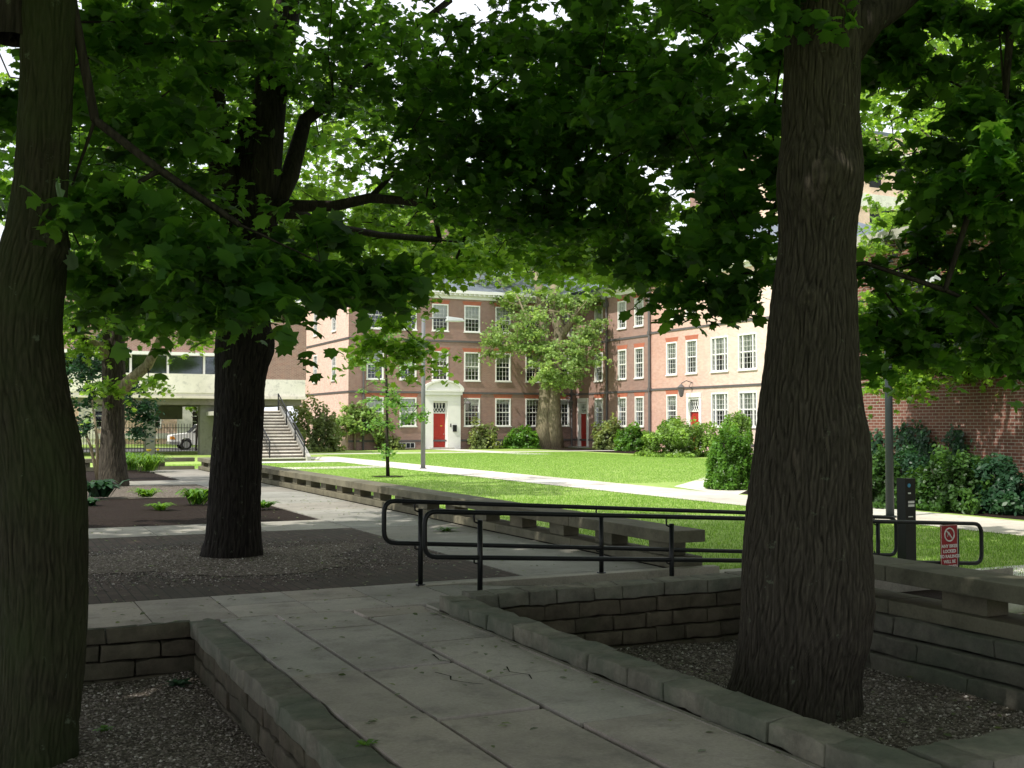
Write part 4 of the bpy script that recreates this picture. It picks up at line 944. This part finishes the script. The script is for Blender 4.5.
# third maple
D3=29.3; rows=[(250,108,125),(310,104,124),(360,103,124),(370,103,125),(400,103,124),(450,101,124),(478,100,127),(487,99,129)]
rg=px_rings(rows,D3); t=empty('maple_tree',(rg[0][0],rg[0][1],0),'furrowed maple with a pale side limb, standing far left by the mulch bed','tree')
trunk('trunk',rg,M['bark'],t,seg=70,zstep=.09,amp=.02,seedo=12.)
mb=MB(); L1=[at(118,392,D3),at(135,376,D3-.3),at(148,365,D3-.5),at(158,345,D3-.8),at(166,325,D3-1),at(172,295,D3-1.2)]; mb.tube(L1,[.2,.15,.13,.11,.09,.06],9); mb.build('limb',M['bark_pale'],t,True); mb=MB()
L2=[at(112,362,D3),at(100,345,D3-.4),at(84,340,D3-.7),at(70,320,D3-1)]; mb.tube(L2,[.16,.11,.08,.05],8)
L3=[at(116,300,D3),at(135,250,D3+.5),at(155,190,D3+1)]; mb.tube(L3,[.2,.15,.1],8); L4=[at(116,260,D3),at(112,180,D3),at(100,80,D3)]; mb.tube(L4,[.22,.17,.1],8); mb.build('limb',M['bark_pale'],t,True)
N=[(at(115,350,D3),-1)]
for L_ in (L1,L2,L3,L4):
    par=0
    for p in L_: N.append((p,par)); par=len(N)-1
ells=[E3(80,320,28.5,1.0,1.0,16),E3(130,290,28,1.3,1.0,18),E3(180,305,28,1.0,.8,20),E3(205,335,28,.5,.3,5),E3(85,300,28,1.2,1.0,16),E3(240,250,28,1.2,1.0,16),E3(100,390,28.5,.4,.4,4),E3(150,385,28.3,.3,.3,3),E3(120,200,29,3.0,1.5,50),E3(40,130,29,3.2,2.4,60),E3(180,100,29,3.5,2,60),E3(60,20,29,3,2,50),E3(200,20,29,3,2,50),E3(280,150,28,2.5,1.5,40),E3(330,220,28,1.6,1.2,20),E3(130,-10,30,5,2.4,60)]
crown(t,ells,M['leaf_mid'],M['bark_dark'],N,50,.55,.12,.15,fixed={i:.08 for i in range(len(N))},shape=CLUMP,rmin=.01)
# small understory tree at left
t=empty('small_tree',(at(98,470,32).x,at(98,470,32).y,0),'multi-stemmed small tree with dark leaves beside the third maple','tree')
b0=Vector((*at(98,470,32).xy,0)); mb=MB(); N=[(b0,-1)]
for px,py in ((80,420),(92,400),(112,410),(135,400)):
    q=[b0,b0.lerp(at(px,py,32),.5)+Vector((.05,0,.1)),at(px,py,32)]; mb.tube(q,[.06,.045,.03],6); N.append((q[1],0)); N.append((q[2],len(N)-1))
mb.build('trunk',M['bark_pale'],t,True)
crown(t,[E3(82,380,32,.6,.8,30),E3(100,350,32,.7,.7,26),E3(135,400,31.5,.5,.6,28),E3(80,425,32,.4,.4,10),E3(142,425,31.6,.3,.35,10)],M['leaf_ivy'],M['bark_dark'],N,50,.32,.1,.11,rmin=.008,shape=SIMPLE)
# unseen maples added outside the frame to shade the terrace
def simple_tree(label,x,y,h,cr,nc,mat,barkm,leaf,per=60,rad=.8,tr=.25,group=None,z0=LZ,low=.35,shape=CLUMP,name='tree',flat=.55):
    t=empty(name,(x,y,z0),label,'tree',group); H=h*.55
    trunk('trunk',[(x,y,z0,tr*1.25),(x,y,z0+.4,tr),(x+.1,y,z0+H*.6,tr*.8),(x+.15,y+.1,z0+H,tr*.5)],barkm,t,seg=28,zstep=.3,amp=.0,seedo=x)
    N=[((x,y,z0+H*.4),-1),((x+.1,y,z0+H*.7),0),((x+.15,y+.1,z0+H),1)]
    for k in range(6):
        a=k*1.05+x; N.append(((x+math.cos(a)*cr*.35,y+math.sin(a)*cr*.35,z0+H*(.75+.1*k)),1))
    zc=z0+h*(1+low)/2; hz=h*(1-low)/2; E_=[]
    for k in range(9):
        a=random.random()*6.28; rr=random.uniform(.2,.6)*cr; E_.append(((x+math.cos(a)*rr,y+math.sin(a)*rr,zc+random.uniform(-.6,.6)*hz),(cr*.5,cr*.5,hz*flat),nc//9))
    crown(t,E_,mat,barkm,N,per,rad,rad*.22,leaf,fixed={0:tr*.7,1:tr*.6,2:tr*.4},shape=shape,tilt=.8,step=1.2,rmin=.02)
    return t
simple_tree('unseen maple added behind or beside the viewer to shade the terrace',-5.2,12.5,13,5.2,260,M['leaf_dark'],M['bark_dark'],.3,40,.75,.3,'unseen maples added for shade around the terrace',0,.38,name='maple_tree')
simple_tree('unseen maple added behind or beside the viewer to shade the terrace',-6.5,4.5,13,5.2,260,M['leaf_dark'],M['bark_dark'],.3,40,.75,.3,'unseen maples added for shade around the terrace',0,.38,name='maple_tree')
GV='unseen maples added for shade around the terrace'
for X_,Y_ in ((-1,-5),(6.5,-5.5),(13.5,-3),(-8,-4),(15,4.5),(-11,11)): simple_tree('unseen maple added behind or beside the viewer to shade the terrace',X_,Y_,13.5,5.4,230,M['leaf_dark'],M['bark_dark'],.34,36,.85,.3,GV,0,.32,name='maple_tree')
# courtyard tree
D4=86.; t=empty('courtyard_tree',(at(550,448,D4).x,at(550,448,D4).y,LZ),'pale green twin-stemmed tree standing before the brick hall','tree')
mb=MB(); g0=Vector((*at(550,448,D4).xy,LZ))
S1=[Vector((*at(545,449,D4).xy,LZ-.05)),at(544,420,D4),at(546,395,D4),at(547,370,D4),at(544,330,D4),at(540,290,D4),at(530,260,D4)]; S2=[Vector((*at(555,449,D4).xy,LZ-.05)),at(554,420,D4-.2),at(554,390,D4),at(557,365,D4),at(560,330,D4),at(552,300,D4),at(560,262,D4)]
mb.tube(S1,[.85,.62,.55,.5,.42,.35,.25],14); mb.tube(S2,[.75,.55,.5,.45,.5,.4,.25],14)
S3=[at(557,345,D4),at(572,320,D4-.5),at(585,300,D4-1)]; mb.tube(S3,[.35,.25,.15],8); S4=[at(545,350,D4),at(530,335,D4-1),at(510,330,D4-2)]; mb.tube(S4,[.28,.2,.12],8); mb.build('trunk',M['bark_pale'],t,True)
N=[(S1[3],-1)]
for L_ in (S1[4:],S2[3:],S3,S4):
    par=0
    for p in L_: N.append((p,par)); par=len(N)-1
ells=[E3(508,332,84,2.1,1.2,26),E3(495,350,84,1.1,.7,9),E3(530,322,83,1.8,1.2,22),E3(560,362,82,2.0,1.5,35),E3(582,350,82,1.6,1.4,26),E3(548,380,82,1.2,.6,10),E3(587,325,83,1.4,1.2,19),E3(574,378,82,1.3,.8,12),E3(538,345,83,1.2,1.2,15),E3(520,298,86,2.2,1.0,22),E3(570,300,84,1.8,1.0,17),
 E3(500,268,88,3.0,1.3,28),E3(560,260,88,3.5,1.5,39),E3(620,278,86,2.6,1.0,26),E3(640,298,84,1.2,.6,7),E3(600,300,85,1.6,.8,12),E3(470,288,88,2.2,.9,15),E3(540,235,89,4,1.2,26)]
crown(t,ells,M['leaf_pale'],M['bark_pale'],N,58,.8,.16,.21,fixed={i:.14 for i in range(len(N))},shape=CLUMP,rmin=.02,tilt=.9,step=1.)
# sapling
sp_=Vector((13.41,38.54,LZ)); t=empty('sapling',sp_,'slender young tree staked in a mulch ring on the lawn','tree')
mb=MB(); S1=[sp_,at(387,440,40.4),at(387,400,40.4),at(386,360,40.4),at(385,325,40.4)]; mb.tube(S1,[.075,.06,.05,.035,.015],8); mb.build('trunk',M['bark_dark'],t,True)
N=[(S1[0],-1)]+[(p,i) for i,p in enumerate(S1[1:])]
crown(t,[E3(386,420,40.4,.95,.35,10),E3(378,395,40.4,1.0,.5,11),E3(400,400,40.2,.85,.5,9),E3(370,360,40.4,.7,.5,8),E3(395,365,40.4,.6,.4,6),E3(388,450,40.4,.35,.22,5),E3(385,335,40.4,.4,.3,6),E3(418,412,40.3,.3,.4,7)],M['leaf_sap'],M['bark_dark'],N,26,.3,.1,.12,rmin=.008,shape=CLUMP,fixed={i:.04 for i in range(5)})
# the tree by the brick wall at right
bp=Vector((*onz(986,497,LZ).xy,LZ)); Dr=31.5; t=empty('small_tree',bp,'dark small tree leaning before the right brick wall','tree')
mb=MB(); S1=[bp,at(984,450,Dr),at(986,420,Dr),at(984,395,Dr),at(974,372,Dr),at(965,340,Dr)]; mb.tube(S1,[.22,.19,.18,.17,.15,.1],10); mb.tube([S1[3],at(1005,365,Dr),at(1020,340,Dr)],[.14,.11,.08],8); mb.build('trunk',M['bark_dark'],t,True)
N=[(S1[3],-1),(S1[4],0),(S1[5],1),(at(1005,365,Dr),0),(at(900,350,Dr-2),2)]
crown(t,[E3(940,360,30,1.5,.6,40),E3(1000,365,30,1.3,.5,32),E3(905,382,29,.9,.35,18),E3(960,305,31,2.4,1.3,70),E3(1020,290,30,2,1.5,50),E3(880,330,30,1.0,1.0,26),E3(940,220,32,2.3,1.5,60),E3(895,270,34,1.0,1.0,16),E3(1010,120,29,2.2,2.2,70),E3(980,40,28,3.5,2,80),((18.5,16,8.6),(3.5,6,1.6),170),((19,9,8.5),(3,3,1.3),60),((15.5,12,8),(3,2.5,1.2),50)],M['leaf_mid'],M['bark_dark'],N,46,.6,.12,.16,shape=CLUMP,rmin=.012,fixed={0:.15,1:.12,2:.09})  # last masses added high up to shade the right brick wall
# background trees beyond the hall
bg=[(25,101,27,9,'tall'),(39,104,25,9,'broad'),(54,98,24,9,'r'),(66,84,21,8,'s'),(10,98,25,9,'l'),(60,60,20,7,'q'),(-8,92,20,8,'p'),(46,122,30,9,'o')]
lb=['tall light green tree rising behind the left end of the hall','broad light green tree rising behind the middle of the hall','rounded tree behind the corner of the hall roofs','tree behind the right wing roof','tree above the raised concrete building','tree between the right wing and the tall pale building','tree at far left beyond the raised building','tallest tree far behind the hall corner']
for (x,y,h,cr,_),l in zip(bg,lb): simple_tree(l,x,y,h,cr,190,M['leaf_far'],M['bark_pale'],.55,46,1.5,.4,'trees beyond the hall',LZ,.3,name='background_tree',flat=.6)
p=onz(196,452,LZ); simple_tree('thin young street tree between the pillars',ony(196,450,81).x,81,5.2,1.1,50,M['leaf_mid'],M['bark_dark'],.22,30,.4,.07,None,LZ,.45,name='street_tree')
# ------------------------------------------------------------------ shrubs
def shrub(label,x,y,rx,ry,h,n,leaf,mat,z0=LZ,cat='shrub',lump=.25,shape=SIMPLE,group=None,name='shrub',tilt=.8,base=.0,stems=True):
    t=empty(name,(x,y,z0),label,cat,group); d=RNG.normal(size=(n,3)); d[:,2]=np.abs(d[:,2])*1.0-.25*RNG.random(n); d/=np.linalg.norm(d,axis=1)[:,None]; d=np.sign(d)*np.abs(d)**.8
    L=np.array([noise.noise(Vector((a*2.1+x,b*2.1+y,c*2.1)))+.5*noise.noise(Vector((a*5+x,b*5,c*5+y))) for a,b,c in d])
    rr=(.72+.28*RNG.random(n)**.5)*(1+lump*L*1.6)
    P=d*rr[:,None]*np.array([rx,ry,h*(1-base)*.98]); P[:,2]=np.maximum(P[:,2],0.02+.1*RNG.random(n)*h); P+=np.array([x,y,z0+h*base])
    lv=np.clip(.35+L*.9+RNG.random(n)*.35-.15,0,1)
    link(leaves_mesh('foliage',P,leaf,shape,tilt=tilt,up=.35,out=d*.8,lv=lv),'foliage',t,mat)
    if stems:
        m=MB()
        for k in range(7):
            a=k*.9; m.tube([(x+.06*math.cos(a),y+.06*math.sin(a),z0-.02),(x+rx*.3*math.cos(a),y+ry*.3*math.sin(a),z0+h*.4),(x+rx*.6*math.cos(a),y+ry*.6*math.sin(a),z0+h*.75)],[.03,.02,.01],5)
        m.build('stem',M['bark_dark'],t,True)
    return t
def shrub_px(label,px,py,wpx,hpx,n,leaf,mat,zb=LZ,ry=None,**k):
    p=onz(px,py,zb); d=p.x*sa+p.y*ca; rx=wpx/2*d/FPX; h=hpx*d/FPX
    if p.y>YC-(ry or rx)*1.4 or p.x+rx>XC:
        q1=ony(px,py,YC-(ry or rx)*1.5); q2=onx(px,py,(XC if px>655 else XB)-rx*1.05)
        c=[q for q in (q1,q2) if q.x<=XA-rx*.5] or [q2]; p=min(c,key=lambda q:q.length) if q1.x>XL else p; p=Vector((p.x,p.y,0))
    return shrub(label,p.x,p.y+(ry or rx)*.5,rx,ry or rx,h,n,leaf,mat,zb,**k)
shrub_px('broad spreading yew mound on the lawn edge before the right wing',692,457,78,36,9000,.17,M['leaf_yew'],lump=.3)
shrub_px('round green ball of shrub peeping above the yew mound',676,452,26,34,1800,.16,M['leaf_hedge'],lump=.15,base=.3)
shrub_px('leafy green shrub right of the inner corner door',614,446.5,26,24,2000,.22,M['leaf_olive'],shape=CLUMP,lump=.4)
shrub_px('blue green rounded shrub beside the yew mound',637,447,28,21,2600,.2,M['leaf_hedge'],shape=CLUMP,lump=.3)
shrub_px('small loose shrub right of the pedimented door',486,447.5,24,22,1500,.2,M['leaf_olive'],lump=.5,shape=CLUMP)
shrub_px('low green hedge shrub left of the courtyard tree',525,448,32,20,2600,.2,M['leaf_hedge'],lump=.3)
shrub_px('large olive green shrub at the foot of the stairs',319,452,44,46,5200,.2,M['leaf_olive'],lump=.4,shape=CLUMP)
shrub_px('pale silvery small plant under the left windows',392,449,22,12,900,.2,M['leaf_olive'],lump=.4)
shrub_px('lush bright green hedge bush beside the big right trunk',737,490,44,62,12000,.085,M['leaf_hedge'],lump=.25)
shrub_px('clipped round shrub behind the bright hedge bush',742,462,30,50,3500,.13,M['leaf_yew'],lump=.12,base=.35)
# young light tree in front of the sunlit brick corner
p=onz(355,450,LZ); t=empty('young_tree',p,'pale yellow-green young tree near the sunlit brick corner','tree'); dd=p.x*sa+p.y*ca
mb=MB(); mb.tube([p,at(355,432,dd),at(358,410,dd)],[.09,.07,.03],6); mb.build('trunk',M['bark_pale'],t,True)
crown(t,[E3(345,425,dd,1.1,.8,30),E3(362,420,dd,1.3,.9,34),E3(378,428,dd,.9,.9,20),E3(355,408,dd,.9,.5,14)],M['leaf_pale'],M['bark_pale'],[(at(355,432,dd),-1),(at(358,412,dd),0)],36,.5,.15,.22,rmin=.015,shape=CLUMP)
# right bed: bushes, ivy on the wall
for i,(px,py,w,h,lab) in enumerate(((884,508,40,56,'dark green bush left of the lamp post at the ivy wall'),(918,505,52,48,'dark green bush right of the lamp post under the ivy'),(966,512,52,56,'dense dark bush under the leaning small tree'),(1012,514,46,52,'dark bush at the far right edge before the brick wall'),(1050,520,50,76,'dark bush beyond the far right picture edge'),(990,512,30,46,'narrow bush between the two dense bushes at right'))):
    if px<1040: shrub_px(lab,px,py,w,h,5200,.11,M['leaf_ivy'] if i%2 else M['leaf_shade'],lump=.35,ry=.9)
def ivy(label,pts,w,n):
    P=[]; 
    for (a,b) in zip(pts,pts[1:]):
        for k in range(n):
            f_=random.random(); y=a[0]+(b[0]-a[0])*f_; z=a[1]+(b[1]-a[1])*f_; P.append((24.2-.04-random.random()*.12,y+random.gauss(0,w),z+random.gauss(0,.12)))
    t=empty('ivy_vine',(24.1,pts[0][0],LZ),label,'ivy','ivy climbing the right brick wall')
    link(leaves_mesh('foliage',P,.13,CLUMP,tilt=.4,up=.3,out=np.array([[-1.,0,0]])),'foliage',t,M['leaf_ivy'])
    m=MB(); m.tube([(24.16,a[0],a[1]) for a in pts],.015,5); m.build('stem',M['bark_dark'],t)
iv=[([(878,500),(876,460),(872,435)],'ivy clump climbing left of the lamp post',.35),([(915,500),(912,455),(908,428)],'thick ivy column just right of the lamp post',.3),([(930,500),(934,465),(924,432)],'slanting ivy strand beside the thick column',.2),([(975,500),(966,465),(956,434)],'long ivy strand leaning left below the small tree',.17),([(945,500),(948,475),(944,455)],'short ivy strand between the two long ones',.2)]
for ps,lab,w in iv:
    q=[onx(a,b,24.2) for a,b in ps]; ivy(lab,[(v.y,v.z) for v in q],w,260)
# low plants on the terrace
def rosette(label,px,py,r,h,n,mat,wid,name,z0=.04,cat='plant',up=.9,flower=0):
    p=onz(px,py,z0); t=empty(name,p,label,cat); m=MB()
    for k in range(n):
        a=random.random()*6.283; L=r*random.uniform(.5,1.1); hh=h*random.uniform(.6,1.1)*up; w=wid*random.uniform(.7,1.2); c,s_=math.cos(a),math.sin(a); o=Vector((random.gauss(0,r*.15),random.gauss(0,r*.15),0))
        pts=[]; 
        for i in range(5): f_=i/4; pts.append(p+o+Vector((c*L*f_,s_*L*f_,hh*math.sin(f_*math.pi*.72))))
        ws=[w*.25,w*.8,w,w*.7,0.01]; n_=Vector((-s_,c,0)); lv=random.random()
        for i in range(4):
            a0,a1=pts[i],pts[i+1]; m.poly([a0-n_*ws[i],a0+n_*ws[i],a1+n_*ws[i+1],a1-n_*ws[i+1]],lv)
    m.build('foliage',mat,t)
    if flower:
        m=MB()
        for k in range(flower): q=p+Vector((random.gauss(0,r*.4),random.gauss(0,r*.4),h*1.1)); m.tube([q,q+Vector((0,0,.04)),q+Vector((0,0,.08))],[.01,.05,.06],6)
        m.build('blossom',M['flower'],t)
    return t
rosette('large dark broad-leaved hosta at the left of the mulch bed',100,497,.5,.38,70,M['leaf_ivy'],.1,'hosta')
rosette('small broad-leaved plant in front of the large hosta',90,506,.25,.16,30,M['leaf_ivy'],.06,'hosta')
rosette('light green fern-like plant in the mulch bed',146,497,.4,.2,70,M['leaf_fern'],.025,'fern')
rosette('small bright fern at the front of the mulch bed',160,510,.33,.14,60,M['leaf_fern'],.02,'fern')
rosette('green fern clump left of the middle tree',198,504,.45,.32,80,M['leaf_hedge'],.03,'fern')
rosette('low green plant right of the middle tree',262,508,.35,.15,50,M['leaf_hedge'],.03,'fern')
rosette('tall grassy daylily clump at the end of the far bed',148,471,.8,.6,170,M['leaf_fern'],.02,'daylily',flower=3)
rosette('second grassy clump beside the daylilies with narrow blades',133,470,.6,.65,120,M['leaf_hedge'],.02,'daylily')
rosette('small weed growing from the walkway edge by the bench',446,531,.22,.06,40,M['leaf_hedge'],.02,'weed',z0=.0)
rosette('tiny weed in a paving joint in the left foreground',366,745,.07,.02,14,M['leaf_fern'],.012,'weed',z0=.0)
rosette('small weed at the back of the left gravel bed',178,686,.12,.04,22,M['leaf_ivy'],.02,'weed',z0=-.4)
rosette('small weed beside the left trunk in the gravel',105,731,.07,.03,16,M['leaf_hedge'],.015,'weed',z0=-.4)
rosette('green groundcover tuft in the round planter',876,577,.35,.16,80,M['leaf_hedge'],.03,'planter_plant',z0=LZ+.1)
# stuff: grass, pebbles, litter
def scatter(n,rects):
    A=np.array([(r[1]-r[0])*(r[3]-r[2]) for r in rects]); k=RNG.choice(len(rects),n,p=A/A.sum()); R_=np.array(rects)[k]; u=RNG.random((n,2))
    return R_[:,0]+(R_[:,1]-R_[:,0])*u[:,0], R_[:,2]+(R_[:,3]-R_[:,2])*u[:,1]
n=330000; X,Y=scatter(n,[(18.7,36,31,66),(7.6,16.24,46,54),(7.6,16.24,10.95,26),(8,16.2,9.35,11),(7.6,16.24,20,46),(11,16.2,2,8.1),(13.3,16.2,8,14),(7.6,16.24,11,18)])
ok=~((X<11.1)&(Y<10.75)); X,Y=X[ok],Y[ok]; n=len(X)
a=RNG.random(n)*6.283; hgt=RNG.uniform(.025,.06,n); w=.006
V=np.stack([np.stack([X-np.cos(a)*w,Y-np.sin(a)*w,np.full(n,LZ)],1),np.stack([X+np.cos(a)*w,Y+np.sin(a)*w,np.full(n,LZ)],1),np.stack([X+RNG.normal(size=n)*.015,Y+RNG.normal(size=n)*.015,LZ+hgt],1)],1)
tag(link(np_mesh('grass_blades',V.reshape(-1,3),np.arange(3*n),np.arange(0,3*n,3),RNG.random(n)),'grass_blades',None,M['grass']),'short mown green grass blades covering the near lawn','grass',kind='stuff')
def pebbles(name,n,rects,z,s0,s1,label,mat,excl=None,zf=None):
    X,Y=scatter(n,rects)
    if excl is not None: ok=excl(X,Y); X,Y=X[ok],Y[ok]; n=len(X)
    s=s0+(s1-s0)*RNG.random(n)**3; o=np.array([(1,0,0),(0,1,0),(-1,0,0),(0,-1,0),(0,0,.55),(0,0,-.55)])
    J=1+.35*RNG.normal(size=(n,6,1)).clip(-1,1); th=RNG.random(n)*6.28; c,s_=np.cos(th),np.sin(th)
    O=o[None]*J*s[:,None,None]; Ox=O[:,:,0]*c[:,None]-O[:,:,1]*s_[:,None]; Oy=O[:,:,0]*s_[:,None]+O[:,:,1]*c[:,None]
    zz=np.full(n,z) if zf is None else zf(X,Y)
    V=np.stack([X[:,None]+Ox,Y[:,None]+Oy*.8,(zz+s*.25)[:,None]+O[:,:,2]],2).reshape(-1,3)
    F=np.array([(0,1,4),(1,2,4),(2,3,4),(3,0,4),(1,0,5),(2,1,5),(3,2,5),(0,3,5)]); idx=(np.arange(n)[:,None,None]*6+F[None]).ravel()
    tag(link(np_mesh(name,V,idx,np.arange(0,len(idx),3),np.repeat(RNG.random(n),8)),name,None,mat),label,'gravel',kind='stuff')
def m_peb():
    t=NT('pebble_stone'); at_=t.n('ShaderNodeAttribute',attribute_name='lv'); t.bsdf(t.ramp(at_.outputs['Fac'],[(0,(.09,.075,.062)),(.5,(.24,.205,.175)),(.9,(.42,.37,.33)),(1,(.75,.7,.65))]),.8); return t.m
M['peb']=m_peb()
zfun=lambda z:(lambda X,Y: np.array([z+.035*noise.noise(Vector((a*1.6,b*1.6,5))) for a,b in zip(X,Y)]))
pebbles('gravel_stones',26000,[(3.95,7.0,4.0,9.05)],-.45,.006,.019,'loose grey and brown gravel in the right sunken bed',M['peb'],zf=zfun(-.45))
pebbles('gravel_stones',24000,[(-1.2,1.63,3.6,9.55)],-.42,.006,.018,'loose grey and brown gravel in the left sunken bed',M['peb'],zf=zfun(-.42))
pebbles('gravel_stones',30000,[(-.3,5.3,11.2,16.8)],.0,.006,.017,'thin scatter of gravel around the middle tree',M['peb'],excl=lambda X,Y: (((X-2.6)/2.5)**2+((Y-13.7)/1.85)**2+RNG.random(len(X))**.5*1.5)<1.9)
n=1100; X,Y=scatter(n,[(3.35,3.64,3,9.3),(3.5,3.66,3,9.3),(1.85,2.1,3,9.6),(1.9,3.6,3,9.6),(1,5,9.6,11),(0,7,11,25),(4,7,4,9)]); Z=np.where((X>3.95)&(Y<9.1),-.42,.012)
tag(link(leaves_mesh('fallen_leaves',np.stack([X,Y,Z],1),.05,SIMPLE,tilt=.2,up=2),'fallen_leaves',None,M['leaf_dead']),'scattered bits of fallen leaf on the terrace paving','leaf litter',kind='stuff')
# cracks in the paving: short dark grooves
m=MB()
for L_ in ([(3.25,6.9),(3.2,6.75),(3.28,6.62),(3.24,6.5)],[(2.75,6.95),(2.8,6.8),(2.76,6.7),(2.83,6.58),(2.9,6.5)],[(2.95,7.5),(2.92,7.3),(2.97,7.2)]):
    for a,b in zip(L_,L_[1:]): a=Vector((*a,.0065)); b=Vector((*b,.0065)); n_=(b-a).cross(Vector((0,0,1))).normalized()*.006; m.poly([a-n_,b-n_*.6,b+n_*.6,a+n_])
tag(m.build('paving_crack',M['darkbed']),kind='structure')
# ------------------------------------------------------------------ light and camera
W=bpy.data.worlds.new('World'); S.world=W; W.use_nodes=True; nt=W.node_tree; nt.nodes.clear()
EL=math.radians(52); to_sun=Vector((-.97,-.24,0)).normalized()*math.cos(EL)+Vector((0,0,math.sin(EL)))
sky=nt.nodes.new('ShaderNodeTexSky'); sky.sky_type='NISHITA'; sky.sun_disc=False; sky.sun_elevation=EL; sky.sun_rotation=math.atan2(to_sun.x,to_sun.y); sky.dust_density=3; sky.air_density=1.2
tc=nt.nodes.new('ShaderNodeTexCoord'); nz=nt.nodes.new('ShaderNodeTexNoise'); nz.inputs['Scale'].default_value=2.2; nz.inputs['Detail'].default_value=6; nt.links.new(tc.outputs['Generated'],nz.inputs['Vector'])
rp=nt.nodes.new('ShaderNodeValToRGB'); rp.color_ramp.elements[0].position=.25; rp.color_ramp.elements[0].color=(.55,.55,.55,1); rp.color_ramp.elements[1].position=.5; rp.color_ramp.elements[1].color=(.95,.95,.95,1); nt.links.new(nz.outputs['Fac'],rp.inputs[0])
mx=nt.nodes.new('ShaderNodeMix'); mx.data_type='RGBA'; nt.links.new(rp.outputs[0],mx.inputs[0]); nt.links.new(sky.outputs[0],mx.inputs[6]); mx.inputs[7].default_value=(8.6,9.0,9.6,1)
bg=nt.nodes.new('ShaderNodeBackground'); bg.inputs[1].default_value=.15; nt.links.new(mx.outputs[2],bg.inputs[0]); ou=nt.nodes.new('ShaderNodeOutputWorld'); nt.links.new(bg.outputs[0],ou.inputs[0])
sl=bpy.data.lights.new('sun','SUN'); sl.energy=5; sl.angle=math.radians(.53); sl.color=(1,.955,.87); so=bpy.data.objects.new('sun',sl); COL.objects.link(so); so.rotation_euler=to_sun.to_track_quat('Z','Y').to_euler()
cd=bpy.data.cameras.new('camera'); cam=bpy.data.objects.new('camera',cd); COL.objects.link(cam); S.camera=cam
cd.sensor_width=36; cd.lens=36*FPX/1024; cd.clip_start=.1; cd.clip_end=4000
cam.location=(0,0,EYE); fw=Vector((sa*cp,ca*cp,sp)); cam.rotation_euler=fw.to_track_quat('-Z','Y').to_euler()
S.view_settings.view_transform='Standard'; S.view_settings.look='None'; S.view_settings.exposure=0
S.cycles.max_bounces=8; S.cycles.diffuse_bounces=4; S.cycles.transmission_bounces=4; S.cycles.transparent_max_bounces=8; S.cycles.use_denoising=True
